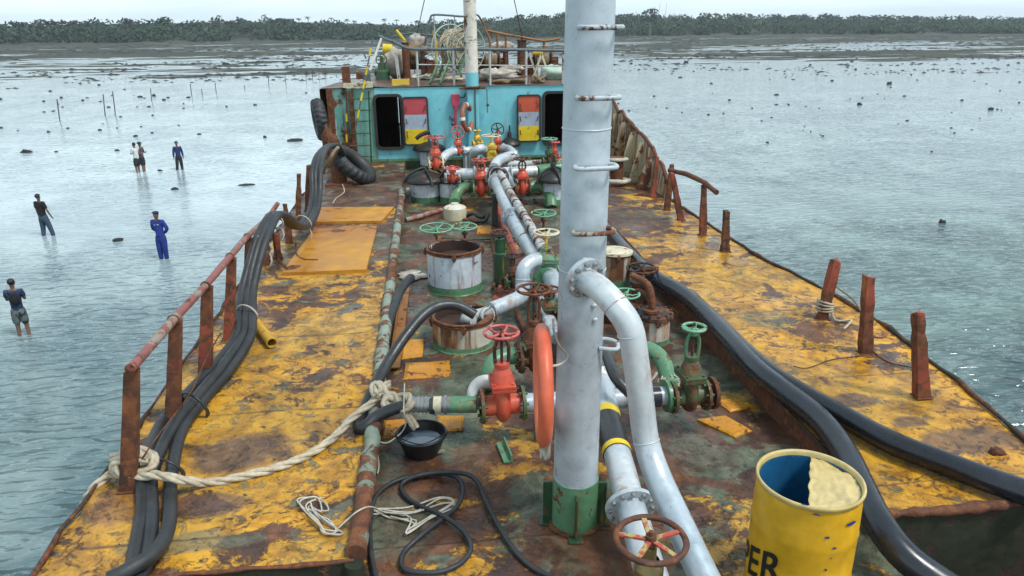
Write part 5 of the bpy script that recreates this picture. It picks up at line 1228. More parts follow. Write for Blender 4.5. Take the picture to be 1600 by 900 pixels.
# bow clutter, each its own thing
def lump(name, label, cat, px, py, y, size, mat, seed=1, amp=.35, group=None, fr=1.6):
    c = PY(px, py, y); c.z = max(c.z, ZF+size[2]*.7); return solo(name, MB().blob(c, size, seed, amp, fr, 12), mat, label, cat, group)
lump('tarpaulin', 'crumpled dirty white tarpaulin lying right of the foremast foot', 'tarpaulin', 774, 116, 19.2, (.50,.25,.15), 'cloth', 3, .5, fr=2.6)
lump('cloth_heap', 'white cloth heap draped over the rail end left of the reel', 'cloth', 652, 66, 21.5, (.22,.18,.20), 'cloth', 5, .5, fr=2.5)
lump('cloth_heap', 'small white cloth heap at the back right of the bow', 'cloth', 782, 74, 22.5, (.36,.2,.14), 'cloth', 7, .5, fr=2.2)
lump('cloth_heap', 'white rags lying in front of the dark winch', 'cloth', 800, 108, 20.5, (.30,.2,.10), 'cloth', 8, .5, fr=2.5)
lump('net_heap', 'brown net heap hanging left of the reel', 'net', 650, 84, 21.0, (.28,.2,.26), 'ropebrown', 9, .45, fr=3)
lump('canvas_cover', 'pale cream canvas cover over machinery at the left of the bow', 'canvas', 616, 98, 21.0, (.30,.25,.40), 'cloth', 11, .18)
lump('tarpaulin', 'pale green tarpaulin corner at the right end of the bow', 'tarpaulin', 866, 122, 19.4, (.40,.3,.22), 'reelgreen', 12, .3)
solo('yellow_drum_end', MB().cyl(PY(598,76,21), PY(613,77,21), .13, seg=18), 'dooryel', 'short yellow cylinder on the machinery at the left of the bow', 'cylinder')
solo('yellow_drum_end', MB().cyl(PY(832,82,21.5), PY(848,82,21.5), .10, seg=18), 'yellowv', 'short yellow cylinder on the winch at the right of the bow', 'cylinder')
solo('yellow_pole', MB().cyl(PY(619,47,21.5), PY(632,63,21.5), .04, seg=8).cyl(PY(632,63,21.5), (PY(636,75,21.5).x,21.5,ZF), .03, seg=8), 'dooryel', 'short yellow pole pointing up left behind the machinery', 'pole')
solo('yellow_pole', MB().cyl(PY(677,48,20.9), PY(681,70,20.9), .045, seg=8).cyl(PY(681,70,20.9), (PY(681,90,20.9).x,20.9,ZF), .04, seg=8), 'yellowv', 'upright yellow pole at the left of the reel hoops', 'pole')
c = PY(597, 108, 20.6); m = MB(); m.hard([(.20,0),(.18,.2),(.12,.25),(.10,.42),(.05,.45),(.04,.6),(0,.6)], (c.x,c.y,ZF), seg=16); wheel(m, (c.x,c.y,ZF+.5), .14, (.2,-1,.2), .014); m.cyl((c.x-.2,c.y,ZF+.2),(c.x+.2,c.y,ZF+.2),.1)
solo('green_pump', m, 'green_dark', 'dark green hand pump at the left of the bow', 'pump')
m = MB(); c = PY(618,80,20.4); m.bar((c.x,c.y,c.z), (c.x+.05,c.y,ZF), .14, .08); solo('grey_bracket', m, 'whitegrey', 'pale grey upright bracket beside the canvas cover', 'bracket')
def bitts(label, px, y, topy, w, mat='rustdark', name='bow_post'):
    a = PY(px, topy, y); m = MB(); m.hard([(w*1.3,0),(w,.05),(w*.95,a.z-ZF-.03),(w*1.15,a.z-ZF-.02),(w*1.15,a.z-ZF),(0,a.z-ZF)], (a.x,a.y,ZF), seg=14, wob=.03); return solo(name, m, mat, label, 'post')
bitts('dark brown post left of the net heap', 633, 20.6, 66, .10, 'rust'); bitts('thin dark post between net heap and reel', 660, 20.2, 80, .05)
bitts('tall dark bollard right of the winch', 815, 20.8, 62, .13); bitts('short dark post at the reel foot', 667, 20.9, 92, .07); bitts('brown post behind the lower rail at the right', 790, 21, 80, .08, 'rust')
def winch(label, px, y, w, r, seed):
    c = PY(px, 90, y); t = thing('mooring_winch', label, 'winch', (c.x,c.y,ZF), 'mooring winches on the bow')
    zc = ZF+r+.15; MB().hard([(r,-w/2),(r,-w/2+.03),(r*.55,-w/2+.05),(r*.6,0),(r*.55,w/2-.05),(r,w/2-.03),(r,w/2)], (c.x,c.y,zc), (1,0,0), 22, wob=.03).build('drum', 'rustdark', t)
    m = MB()
    for k in range(12): m.torus((c.x-w*.35+w*.06*k, c.y, zc), r*.66, .022, (1,.1*math.sin(k),0), 20, 5, lump=.4)
    m.build('rope_winding', 'ropebrown', t)
    m = MB()
    for s in (-1,1): m.bar((c.x+s*w*.6, c.y, ZF), (c.x+s*w*.6, c.y, zc+.1), .06, .3)
    m.cyl((c.x-w*.75,c.y,zc),(c.x+w*.75,c.y,zc),.05); m.build('frame', 'rust', t)
winch('dark rusty winch drum just right of the foremast', 768, 21.0, .45, .25, 1); winch('dark winch drum left of the reel under the white cloth', 650, 21.4, .6, .2, 2); winch('brown winch drum at the far right of the bow', 848, 21.6, .5, .24, 3)
def aframe(label, px, y, topy, mat):
    a = PY(px, topy, y); m = MB(); m.bar((a.x,a.y,a.z), (a.x-.22,a.y,ZF), .07, .05).bar((a.x,a.y,a.z), (a.x+.22,a.y,ZF), .07, .05).bar((a.x-.12,a.y,ZF+.25),(a.x+.12,a.y,ZF+.25),.05,.05); solo('support_frame', m, mat, label, 'frame')
aframe('pale grey A shaped support on the right of the bow', 826, 20.9, 80, 'whitegrey'); aframe('pale A shaped support beside the yellow winch cylinder', 846, 20.6, 84, 'cream')
def rope_heap(label, px, py, y, w, n, mat, seed):
    rg = random.Random(seed); c = PY(px, py, y); q = [Vector((c.x+rg.uniform(-w,w)*(1-.1), c.y+rg.uniform(-.18,.18), ZF+.04+abs(rg.gauss(0,.04)))) for _ in range(n)]
    solo('rope_heap', MB().tube(q, .026, 6, sub=5), mat, label, 'rope', 'rope heaps on the bow deck')
rope_heap('brown rope heap along the wall top right of the foremast', 792, 128, 18.3, .55, 26, 'ropebrown', 1); rope_heap('brown knotted rope heap in front of the right doorway top', 838, 128, 18.3, .28, 20, 'ropebrown', 2)
rope_heap('cream rope heap at the foot of the reel', 700, 110, 19.4, .4, 22, 'rope', 3); rope_heap('pale rope heap between the post and the reel', 660, 98, 20.2, .32, 24, 'ropewhite', 5)
# broken edge pieces on the left of the forecastle
def slab(name, label, px0, py0, px1, py1, y, th, mat, seed=0):
    a, b = PY(px0,py0,y), PY(px1,py1,y); m = MB(); n = 6; vs = []
    for i in range(n+1):
        for s in (0,1):
            for f in (0,1):
                x = a.x+(b.x-a.x)*i/n; z = (b.z if f == 0 else a.z)+.05*mn.noise(Vector((x*5,f*3,seed))); vs.append((x+.03*mn.noise(Vector((z*6,seed,0))), y+s*th, z))
    m.add(vs, [(i*4, i*4+4, i*4+5, i*4+1) for i in range(n)]+[(i*4+2, i*4+3, i*4+7, i*4+6) for i in range(n)]+[(i*4+1, i*4+5, i*4+7, i*4+3) for i in range(n)]+[(i*4, i*4+2, i*4+6, i*4+4) for i in range(n)]+[(0,1,3,2),(n*4,n*4+2,n*4+3,n*4+1)])
    return solo(name, m, mat, label, cat={'t':'steel fragment'}['t'])
slab('rusty_bracket', 'brown rusty block standing on the left corner of the forecastle', 533, 104, 548, 134, YW+.1, .12, 'rust', 1)
slab('rusty_bracket', 'low rusty fragment on the forecastle edge beside the corner block', 556, 113, 570, 124, YW+1.0, .2, 'rust', 2)
slab('cream_beam', 'cream painted beam along the forecastle edge above the ladder', 536, 130, 583, 137, YW-.10, .10, 'cream', 3)
slab('cream_beam', 'broken cream and orange beam above the left doorway', 612, 124, 640, 133, YW+.1, .1, 'yellowv', 4)
slab('hull_stub', 'tall ragged brown plate standing at the left end of the wall', 509, 140, 525, 212, YW-.3, .05, 'rust', 5)
slab('hull_stub', 'torn brown plate below the tall one at the left deck edge', 512, 165, 526, 236, YW-.7, .05, 'rust', 6)
slab('white_strut', 'narrow dirty white strut beside the torn brown plate', 523, 188, 529, 240, YW-.4, .04, 'whitegrey', 7)
solo('bucket_stand', MB().cyl((PY(572,108,18.6).x,18.6,ZF),(PY(572,108,18.6).x,18.6,ZF+.28),.09,.10,14).cyl(PY(572,92,18.6),PY(568,82,18.6),.02,seg=6), 'railgrey', 'little dark pot with a stick on the left forecastle edge', 'pot')
# stay wires
solo('stay_wire', MB().cyl(PY(650,60,22), PY(672,-40,19), .012, seg=5), 'rustdark', 'thin stay wire rising left of the foremast', 'wire')
solo('stay_wire', MB().cyl((PY(823,60,22).x,22,2.1), PY(795,-40,19), .012, seg=5), 'rustdark', 'thin stay wire rising right of the foremast', 'wire')
# ---- bulwark at the right bow and its stiffeners
t = thing('bulwark', 'torn rusty bulwark plate with pale stiffeners sloping up to the bow on the right', 'bulwark', (4.33, 15.5, 0))
bw = [(17.70,1.72),(16.9,1.25),(16.0,1.12),(15.3,.98),(14.6,.9),(14.0,.72),(13.4,.5),(12.9,.28)]
def bwz(y):
    for (a,za),(b,zb) in zip(bw, bw[1:]):
        if b <= y <= a: return zb+(za-zb)*(y-b)/(a-b)
    return .28
vs = []; n = 60
for i in range(n+1):
    y = 17.7-4.8*i/n; x = edge_r(y)-.03; z = bwz(y)+.09*mn.noise(Vector((y*3.1,0,0))); vs += [(x, y, -.02), (x+.03, y, z*.5), (x+.05, y, z)]
m = MB(); m.add(vs, [(i*3+k, i*3+k+1, i*3+k+4, i*3+k+3) for i in range(n) for k in (0,1)])
o = m.build('plate', paint('bulwark_cream_rust', (.50,.46,.38), .3, .6, 3.2, 1.0, 0, (.40,.33,.20)), t); sl = o.modifiers.new('s','SOLIDIFY'); sl.thickness = .02
lipm = MB().tube([Vector((edge_r(y)+.02, y, bwz(y)+.09*mn.noise(Vector((y*3.1,0,0))))) for y in [17.6-4.6*i/50 for i in range(51)]], [.035+.03*abs(mn.noise(Vector((i*.8,1,0)))) for i in range(51)], 7); lipm.build('torn_edge', 'rust', t)
for y in (17.2,16.5,15.8,15.1,14.4,13.8):
    z = bwz(y); x = edge_r(y)-.05; m = MB(); m.add([(x,y,0),(x-.30,y,0),(x-.08,y,z*.96),(x,y,z*.96),(x,y+.02,0),(x-.30,y+.02,0),(x-.08,y+.02,z*.96),(x,y+.02,z*.96)], [(0,1,2,3),(7,6,5,4),(1,5,6,2),(0,4,5,1),(2,6,7,3)]); m.build('stiffener', paint('stiffener_%d' % int(y*10), (.52,.44,.28), .4, .6, 4, .7), t)
def bollard(label, px, py, w, h, group='mooring bollards'):
    b = P(px, py, 0); t = thing('bollard', label, 'bollard', b, group); r = w*depth(b)/FPX/2
    MB().hard([(r,0),(r,h),(r*1.12,h+.01),(r*1.12,h+.05),(0,h+.05)], b, seg=22, wob=.01).build('post', 'rust', t); MB().box(b+Vector((0,0,.02)), (r*3.4,r*3.4,.04)).build('base_plate', 'rust', t); return b, r
b, r = bollard('rusty bollard in front of the leaning tyre', 531, 287, 24, .42)
b, r = bollard('rusty bollard wound with pale rope near the right bulwark', 963, 288, 20, .50)
t = thing('mooring_rope', 'pale rope wound round the bollard right of the mast', 'rope', b)
m = MB(); m.torus(b+Vector((0,0,.50)), r*1.45, .035, (.1,.1,1), 24, 8, lump=.4).torus(b+Vector((0.02,0,.07)), r*1.8, .045, (.05,.1,1), 24, 8, lump=.4)
m.tube([b+Vector((-r*1.3,-.05,.48)), b+Vector((-r*2.2,-.1,.3)), b+Vector((-r*2.4,-.1,.1)), b+Vector((-r*1.2,-.15,.05))], .038, 8, sub=4, lump=.4); m.build('rope', 'ropewhite', t)
solo('deck_stub', MB().cyl(P(946,312,0), P(946,312,0)+Vector((0,0,.22)), .06, seg=12), 'rustdark', 'short dark stub just right of the mast on the far deck', 'stub')
solo('rope_remnant', MB().tube([PY(503,235,16.6), P(508,252,.6), P(515,262,.4), P(505,270,.5), P(520,240,.9), P(528,232,.9), P(518,255,.5)], .03, 7, sub=4, lump=.5), 'ropebrown', 'frayed brown rope hanging where the hoses cross the left bulwark', 'rope')
solo('ripped_plate', MB().blob(PY(516,232,16.4), (.16,.12,.42), 5, .6, 2.2, 12), 'rust', 'ripped rust lump carrying the hoses at the left deck edge', 'rust lump')
solo('string_end', MB().tube([P(535,288,.1), P(538,300,.02), P(525,310,.02), P(520,318,.02)], .010, 5, sub=3), 'rope', 'short rope end hanging from the left bollard', 'string')
# tyres
def tyre(label, c, ax, Rr=.40, r=.125):
    t = thing('tyre', label, 'tyre', c, 'old tyres used as fenders'); z = Vector(ax).normalized(); x = z.orthogonal().normalized(); y = z.cross(x); m = MB(); n = 96; k_ = 14; vs = []
    for i in range(n):
        a = 2*math.pi*i/n; d = x*math.cos(a)+y*math.sin(a)
        for j in range(k_):
            b2 = 2*math.pi*j/k_; cb, sb = math.cos(b2), math.sin(b2); rr = r*(1.0 if cb < .6 else (1.12 if (i//2+(1 if j in (0,1,2) else 0))%2 else .90)); vs.append(c+d*(Rr+rr*cb*1.0)+z*rr*sb*1.05)
    m.add(vs, [(i*k_+j, ((i+1)%n)*k_+j, ((i+1)%n)*k_+(j+1)%k_, i*k_+(j+1)%k_) for i in range(n) for j in range(k_)], True); m.build('tread', 'tyre', t); return t
tyre('black truck tyre leaning on the deck beside the left bollard', PY(553,258,15.4), (.66,-.13,.74), .40, .125)
tyre('black tyre hanging outside the left hull edge as a fender', PY(500,187,17.0), (1,.25,.1), .33, .13)
# ---- far valve cluster and its pipework
GC = 'gate valves of the far cluster before the turquoise wall'
gate_valve('gate_valve', 'red gate valve behind the clamped black hatch, left of the far cluster', 681, 256, .52, 214, 31, ('red','red_pink','cream','red'), R(5), .13, .13, group=GC)
gate_valve('gate_valve', 'red gate valve with an upright wheel under the brown lifebuoy', 716, 236, .55, 207, 20, ('red','red_pink','silver','red'), R(5), .12, .10, (.1,-1,.35), group=GC)
gate_valve('gate_valve', 'red gate valve joined to a green elbow beside the pipeline', 752, 294, .12, 250, 28, ('red','red_pink','green','red'), R(0), .15, .155, group=GC)
gate_valve('gate_valve', 'red gate valve with a dark upright wheel right of the yellow valve', 778, 232, .55, 202, 19, ('red','rustdark','silver','red'), R(0), .12, .10, (.1,-1,.35), group=GC)
gate_valve('gate_valve', 'yellow valve with a broad cream wheel at the centre of the far cluster', 768, 242, .55, 212, 29, ('yellowv','cream','yellowv','yellowv'), R(90), .12, .10, group=GC)
gate_valve('gate_valve', 'small yellow valve with a tiny wheel left of the yellow centre valve', 746, 225, .60, 204, 11, ('yellowv','yellowv','yellowv','yellowv'), R(10), .09, .08, group=GC)
gate_valve('gate_valve', 'green gate valve with red body and dark wheel right of the pipeline', 816, 293, .12, 248, 26, ('red','rustdark','olive','green_dark'), R(0), .14, .14, group=GC)
gate_valve('gate_valve', 'dark green gate valve standing at the left edge of the tall mast', 858, 252, .50, 217, 24, ('green_dark','wheel_green','olive','green_dark'), R(0), .12, .10, group=GC)
gate_valve('gate_valve', 'low pink wheeled valve behind the white hatch wall', 707, 278, .35, 263, 25, ('red','red_pink','silver_old','red'), R(0), .12, .09, group=GC)
t = thing('far_cross_pipe', 'silver cross pipe running left and right through the far valve cluster', 'pipe', (1, 14, .3))
za = .36
MB().tube([P(698,273,za), P(740,272,za), P(800,270,za), P(838,268,za)], .115, 20).build('pipe', 'silver', t)
m = MB()
for px in (700, 742, 800): flange(m, P(px,272,za), (1,0,0), .155, 8)
m.build('flange', 'silver', t)
MB().tube([P(838,268,za), P(875,262,za), P(905,262,za)], .12, 20).build('green_end', 'green', t)
t = thing('far_upper_pipe', 'rust spotted silver cross pipe behind the far cross pipe on the right', 'pipe', (2, 15, .4))
MB().tube([P(780,258,.42), P(812,257,.42), P(850,256,.42), P(890,254,.42)], .085, 18).build('pipe', 'silver_old', t)
def bend(label, pts, r, mat='silver', name='bent_pipe'): t = thing(name, label, 'pipe', pts[0], 'bent pipes of the far cluster'); MB().tube(pts, r, 18, sub=4).build('pipe', mat, t)
bend('silver bend rising left to the red valve under the brown lifebuoy', [P(690,250,.45), P(696,243,.52), P(704,238,.55), P(712,237,.55)], .09)
bend('silver U bend right of the small yellow valve', [P(738,262,.25), P(739,246,.5), P(743,236,.68), P(753,232,.72), P(760,240,.55), P(760,252,.4)], .085)
bend('silver pipe crossing in front of the upright red valves', [P(722,236,.55), P(735,235,.55), P(748,236,.55), P(772,234,.55)], .08)
bend('silver bend dropping on the right of the dark wheeled red valve', [P(784,232,.55), P(795,233,.56), P(804,242,.5), P(808,254,.3), P(809,262,.1)], .085)
bend('silver arm reaching right above the fat pipeline', [P(772,262,.5), P(778,252,.56), P(790,246,.58), P(800,244,.58)], .10)
bend('silver ball joint pipe in the middle of the cluster', [P(764,278,.35), P(768,270,.42), P(778,268,.45), P(790,274,.42), P(798,290,.2)], .085)
bend('green elbow from the lowest red valve down to the cream drum', [P(744,291,.12), P(730,292,.12), P(718,297,.1), P(711,308,.0), P(710,318,-.05)], .105, 'green', 'green_elbow')
bend('green elbow curving right from the green valve down to the deck', [P(826,292,.12), P(842,291,.12), P(855,298,.06), P(861,312,-.06), P(862,324,-.18)], .105, 'green', 'green_elbow')
m = MB(); m.torus(P(778,276,.42), .17, .05, Vector((.3,-1,.6)), 24, 8, lump=.6); solo('rubber_wrap', m, 'rubber', 'thick black wrap round the far end of the pipeline', 'wrap')
solo('black_support', MB().cyl(P(773,352,ZC), PY(773,302,P(773,352,ZC).y), .055, seg=12), 'rubbergrey', 'upright black tube standing left of the pipeline', 'post')
solo('red_pipe', MB().tube([P(634,344,ZC+.04), P(650,340,ZC+.05), P(668,334,ZC+.05), P(690,328,ZC+.05)], .042, 12, lump=.3), 'rail_pink', 'dull red pipe lying between the coaming pipe and the cream drum', 'pipe')
solo('white_ball', MB().blob(P(638,300,ZC+.08), (.06,.06,.09), 1, .05, 1, 8), 'white', 'small white float beside the far end of the coaming pipe', 'float')
solo('deck_box', MB().box(P(858,440,.0)+Vector((0,0,-.0)), (.34,.34,.34)), 'green', 'green box fitting half hidden behind the left edge of the mast', 'fitting', bevel=.04)
bend('white elbow passing behind the mast below the green box', [P(850,470,.05), P(853,490,.08), P(862,510,.05), P(872,528,.0)], .085, 'silver', 'bent_pipe')
m = MB(); m.box((1.2, 14.6, ZC+.10), (2.6,.10,.12)); solo('pipe_rack', m, 'green_dark', 'dark green steel beam under the far cross pipe', 'beam')
m = MB(); rg = random.Random(9)
for i in range(40):
    q = P(rg.uniform(700,860), rg.uniform(300,345), ZC+.02); m.blob(q, (rg.uniform(.02,.06), rg.uniform(.02,.06), .02), i, .5, 2, 5)
o = m.build('deck_rubble', 'rust'); o['kind'] = 'stuff'; o['label'] = 'rust flakes scattered under the far valves'
for k, (px, py0, py1, lb) in enumerate([(727,264,236,'upright silver pipe left of the small yellow valve'),(806,268,240,'upright silver pipe right of the far cluster')]):
    q = P(px, py0, ZC+.35); solo('riser_pipe', MB().cyl((q.x,q.y,ZC), PY(px,py1,q.y), .045, seg=14), 'silver', lb, 'pipe', 'riser pipes of the far cluster')
solo('black_tangle', MB().tube([P(728,338,ZC+.04), P(740,334,ZC+.1), P(752,340,ZC+.05), P(762,335,ZC+.12), P(758,345,ZC+.05), P(742,346,ZC+.04)], .035, 8, sub=4, lump=.6), 'blackiron', 'black crumpled hose scrap right of the cream drum', 'scrap')
solo('valve_spindle', MB().cyl(P(742,300,ZC), PY(742,268,P(742,300,ZC).y), .02, seg=8).torus(PY(742,268,P(742,300,ZC).y), .09, .012, (0,0,1), 20, 6), 'yellowv', 'thin yellow spindle with a small ring left of the big elbow', 'handwheel')
solo('curved_handle', MB().tube([PY(650,217,16.2), PY(656,212,16.2), PY(664,208,16.2), PY(672,206,16.2)], .045, 8, sub=3), 'blackiron', 'curved black handle in front of the left tricolour door', 'handle')
gate_valve('gate_valve', 'small red valve squeezed against the left edge of the mast, far side', 866, 246, .5, 222, 16, ('red','red_pink','red','red'), R(0), .09, .08, group=GC)
gate_valve('gate_valve', 'small rusty valve on the upper cross pipe right of the yellow valve', 797, 257, .42, 240, 14, ('rust','rust','silver_old','rust'), R(0), .08, .07, group=GC)
# ================================================================== PEOPLE
def skin_obj(name, verts, edges, radii, mat, parent, root=0, sub=2):
    me = bpy.data.meshes.new(name); me.from_pydata([tuple(v) for v in verts], edges, []); o = bpy.data.objects.new(name, me); col.objects.link(o)
    md = o.modifiers.new('skin', 'SKIN'); md.use_smooth_shade = True
    for i, r in enumerate(radii):
        sv = me.skin_vertices[0].data[i]; sv.radius = r if isinstance(r, tuple) else (r, r); sv.use_root = (i == root)
    ss = o.modifiers.new('sub', 'SUBSURF'); ss.levels = sub; ss.render_levels = sub
    me.materials.append(M[mat] if isinstance(mat, str) else mat); o.parent = parent; return o
def person(label, px, py, toppy, face, shirt, trousers, arms, legs, sleeves=.5, short=False, lean=0.0, group='people wading in the shallows', extra=None):
    """arms: ((elbow),(hand)) left and right; legs: foot offsets; all in body heights, x right of the figure's front view, y forward"""
    w = P(px, py, SEA); hgt = PY(px, toppy, w.y).z-SEA; Ht = (hgt+.16)
    t = thing('person', label, 'person', (w.x, w.y, SEA-.16), group); t.rotation_euler = (0, 0, face)
    s = Ht; hip = .50; V = []; E = []; Rd = []
    def a(p, r, to=None):
        V.append(Vector(p)*s); Rd.append(tuple(x*s for x in r) if isinstance(r, tuple) else r*s)
        if to is not None: E.append((to, len(V)-1))
        return len(V)-1
    L_ = lean
    pel = a((0,0,.52), (.066,.050)); wa = a((L_*.2,0,.60), (.056,.042), pel); ch = a((L_*.6,0,.71), (.060,.040), wa); sh = a((L_,0,.785), (.040,.028), ch)
    nk = a((L_*1.1,.002,.845), .026, sh); h0 = a((L_*1.15,.010,.885), (.036,.043), nk); h1 = a((L_*1.2,.006,.93), (.043,.050), h0); h2 = a((L_*1.2,.0,.965), (.036,.042), h1)
    a((L_*1.2,.062,.912), .007, h1)       # nose
    hands = []
    for sd_, (el, hd) in zip((-1, 1), arms):
        s0 = a((L_+sd_*.095,0,.80), .030, sh); e_ = a(el, .021, s0); h_ = a(hd, .015, e_); dv = (Vector(hd)-Vector(el)).normalized()
        pm = a(Vector(hd)+dv*.025, (.016,.009), h_); side = dv.cross(Vector((0,1,.3))).normalized()
        for k in range(4): a(Vector(hd)+dv*(.062-.006*abs(k-1.5))+side*(.008*(k-1.5))+Vector((0,.008,0)), .0045, pm)
        a(Vector(hd)+dv*.035+side*.022, .005, h_); hands.append(Vector(hd)*s)
    kn = []
    for sd_, (fx_, fy_) in zip((-1, 1), legs):
        th = a((sd_*.045, 0, .47), .052, pel); k_ = a((sd_*.05+fx_*.45, fy_*.5+.012, .27), .034, th); an = a((sd_*.05+fx_, fy_, .045), .022, k_); a((sd_*.05+fx_, fy_+.06, .018), .018, an); kn.append((th,k_,an))
    skin_obj('body', V, E, Rd, 'skin', t)
    # shirt
    v2 = [V[pel]-Vector((0,0,.035*s)), V[wa], V[ch], V[sh], V[sh]+Vector((0,0,.022*s)), V[pel]+Vector((0,0,.01*s))]; e2 = [(0,5),(5,1),(1,2),(2,3),(3,4)]; r2 = [(.086*s,.070*s),(.080*s,.064*s),(.092*s,.068*s),(.084*s,.062*s),(.046*s,.046*s),(.086*s,.068*s)]
    for i, (el, hd) in enumerate(arms):
        sd_ = (-1,1)[i]; s0 = Vector((L_+sd_*.095,0,.80))*s; el = Vector(el)*s; hd = Vector(hd)*s
        v2.append(s0); e2.append((3, len(v2)-1)); r2.append((.044*s,)*2)
        end = s0.lerp(el, min(1, sleeves*2)); v2.append(end); e2.append((len(v2)-2, len(v2)-1)); r2.append((.038*s,)*2)
        if sleeves > .6: v2.append(hd.lerp(el,.08)); e2.append((len(v2)-2, len(v2)-1)); r2.append((.028*s,)*2)
    skin_obj('shirt', v2, e2, r2, shirt, t)
    v3 = [Vector((0,0,.52))*s, Vector((0,0,.575))*s]; e3 = [(0,1)]; r3 = [(.080*s,.064*s), (.078*s,.060*s)]
    for th, k_, an in kn:
        v3.append(V[th]); e3.append((0, len(v3)-1)); r3.append((.068*s,)*2); kk = V[k_] if not short else V[k_]+(V[th]-V[k_])*.0
        v3.append(kk); e3.append((len(v3)-2, len(v3)-1)); r3.append((.052*s,)*2)
        if not short: v3.append(V[an].lerp(V[k_],.12)); e3.append((len(v3)-2, len(v3)-1)); r3.append((.040*s,)*2)
    skin_obj('trousers', v3, e3, r3, trousers, t)
    hc = V[h1]+Vector((0,-.006*s,.018*s))
    o = MB().blob(hc, (.050*s,.056*s,.050*s), 2, .06, 2, 10).build('hair', 'hair'); o.parent = t
    # keep the face clear: the cap of hair sits back and up
    for v in o.data.vertices:
        if v.co.y > hc.y+.012*s and v.co.z < hc.z+.012*s: v.co.y = hc.y+.012*s
    m = MB()
    for sx in (-1,1): m.blob(V[h1]+Vector((sx*.016*s,.048*s,.0)), (.0055*s,.004*s,.004*s), 1, 0, 1, 5)
    m.build('eyes', 'black').parent = t
    m = MB(); m.blob(V[h0]+Vector((0,.043*s,.008*s)), (.013*s,.004*s,.003*s), 1, 0, 1, 5); m.build('mouth', 'buoybrown').parent = t
    for sx in (-1,1): MB().blob(V[h1]+Vector((sx*.045*s,0,-.006*s)), (.006*s,.011*s,.015*s), 1, 0, 1, 5).build('ear', 'skin').parent = t
    return t, s, V, dict(h1=h1, sh=sh, ch=ch, wa=wa, pel=pel)
def cloth(n, c, c2=None, **k): M[n] = plain(n, c, .85, 9, .5, .4, c2=c2, **k)
cloth('blue_uniform', (.012,.045,.30)); cloth('navy', (.02,.045,.11)); cloth('jeans', (.05,.09,.15)); cloth('black_cloth', (.008,.008,.010)); cloth('white_shirt', (.72,.72,.72)); cloth('darkblue_shirt', (.02,.03,.16)); cloth('dark_trousers', (.018,.018,.024)); cloth('patterned', (.22,.16,.16), (.04,.04,.05)); cloth('darkshorts', (.02,.025,.03))
b = NB('camouflage'); cc = b.noise(b.coord(rnd=False), 9, 3, .6, 1); M['camo'] = b.out(b.mix(b.ramp(cc,(.48,0),(.50,1)), (.014,.02,.03), (.11,.14,.14)), .85)
back = lambda sd_: ((sd_*.135,-.03,.66), (sd_*.045,-.085,.56)); hang = lambda sd_, f=0.0: ((sd_*.125,.0+f*.3,.64), (sd_*.135,.03+f,.49)); fwd = lambda sd_: ((sd_*.12,.03,.66), (sd_*.045,.14,.68))
t, s, V, k = person('man in blue uniform and dark beret standing in the water with hands behind his back', 257, 404, 329, R(170), 'blue_uniform', 'blue_uniform', (back(-1), back(1)), ((0,0),(0,.01)), 1.0, lean=.015)
h = V[k['h1']]; m = MB(); m.lathe([(.046*s,0),(.058*s,.012*s),(.060*s,.024*s),(.035*s,.036*s),(0,.038*s)], h+Vector((0,0,.026*s)), seg=20); m.build('beret', 'navy').parent = t
m = MB(); m.torus(V[k['pel']]+Vector((0,0,.03*s)), .066*s, .010*s, (0,0,1), 20, 6); m.build('belt', 'navy').parent = t
m = MB(); m.box(V[k['sh']]+Vector((-.03*s,.056*s,-.03*s)), (.03*s,.006,.018*s)); m.box(V[k['sh']]+Vector((.03*s,.056*s,-.035*s)), (.032*s,.006,.010*s)); m.build('chest_patch', 'cream').parent = t
m = MB(); m.box(V[k['sh']]+Vector((-.125*s,.01*s,-.02*s)), (.008,.03*s,.03*s)); m.build('sleeve_patch', 'red').parent = t
t, s, V, k = person('man at the left edge seen from behind in camouflage trousers with a black sling bag', 38, 524, 434, R(12), 'navy', 'camo', (fwd(-1), fwd(1)), ((-.01,0),(.015,.02)), .35, True)
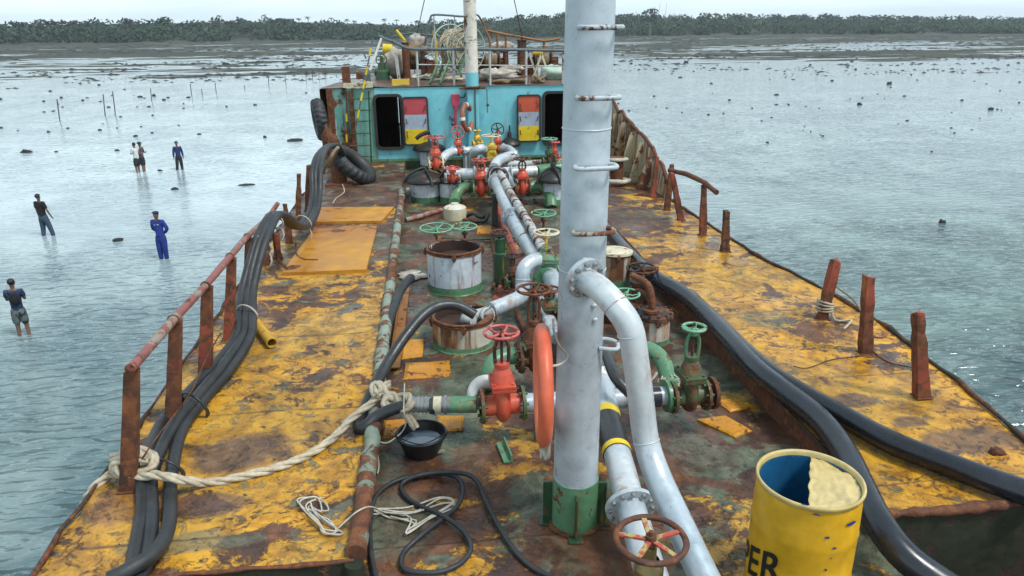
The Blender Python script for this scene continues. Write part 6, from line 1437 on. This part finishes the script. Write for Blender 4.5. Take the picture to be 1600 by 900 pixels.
m = MB(); m.blob(V[k['ch']]+Vector((.01*s,-.075*s,-.01*s)), (.065*s,.035*s,.095*s), 3, .12, 1.5, 10).build('sling_bag', 'black_cloth').parent = t
m = MB(); m.tube([V[k['sh']]+Vector((-.06*s,-.05*s,.02*s)), V[k['ch']]+Vector((0,-.075*s,.04*s)), V[k['wa']]+Vector((.075*s,-.03*s,0))], .008*s, 6, sub=3).build('strap', 'black_cloth').parent = t
t, s, V, k = person('man in black T-shirt and blue jeans walking away through the shallow water', 74, 368, 302, R(-20), 'black_cloth', 'jeans', (hang(-1), hang(1,.05)), ((-.02,-.03),(.07,.05)), .4, lean=-.02)
t, s, V, k = person('person in white shirt and dark shorts standing close behind the one in the hat', 217, 270, 222, R(60), 'white_shirt', 'darkshorts', (fwd(-1), ((.11,.05,.66),(.04,.13,.66))), ((0,0),(0,.03)), .45, True)
t, s, V, k = person('person in a dark hat and patterned top standing hugged beside the white shirt', 225, 268, 221, R(-100), 'patterned', 'dark_trousers', (fwd(-1), fwd(1)), ((0,0),(.01,.02)), .5, True)
m = MB(); m.lathe([(.085*s,-.004*s),(.050*s,.006*s),(.048*s,.035*s),(0,.045*s)], V[k['h1']]+Vector((0,0,.022*s)), seg=20); m.build('hat', 'dark_trousers').parent = t
t, s, V, k = person('person in loose dark blue shirt and black trousers standing alone right of the couple', 282, 265, 220, R(200), 'darkblue_shirt', 'dark_trousers', (hang(-1), hang(1)), ((-.01,0),(.05,.02)), .9)

# ---- humid air: far things fade a little
hz_m = bpy.data.materials.new('humid_air'); hz_m.use_nodes = True; t_ = hz_m.node_tree; t_.nodes.clear()
pv = t_.nodes.new('ShaderNodeVolumePrincipled'); ho = t_.nodes.new('ShaderNodeOutputMaterial'); t_.links.new(pv.outputs[0], ho.inputs['Volume'])
pv.inputs['Color'].default_value = (.80,.90,.96,1); pv.inputs['Density'].default_value = .00026; pv.inputs['Anisotropy'].default_value = .2
M['haze'] = hz_m
h_ = MB().box((0, 1200, 17), (5200, 2640, 45)).build('haze', 'haze'); h_['kind'] = 'stuff'
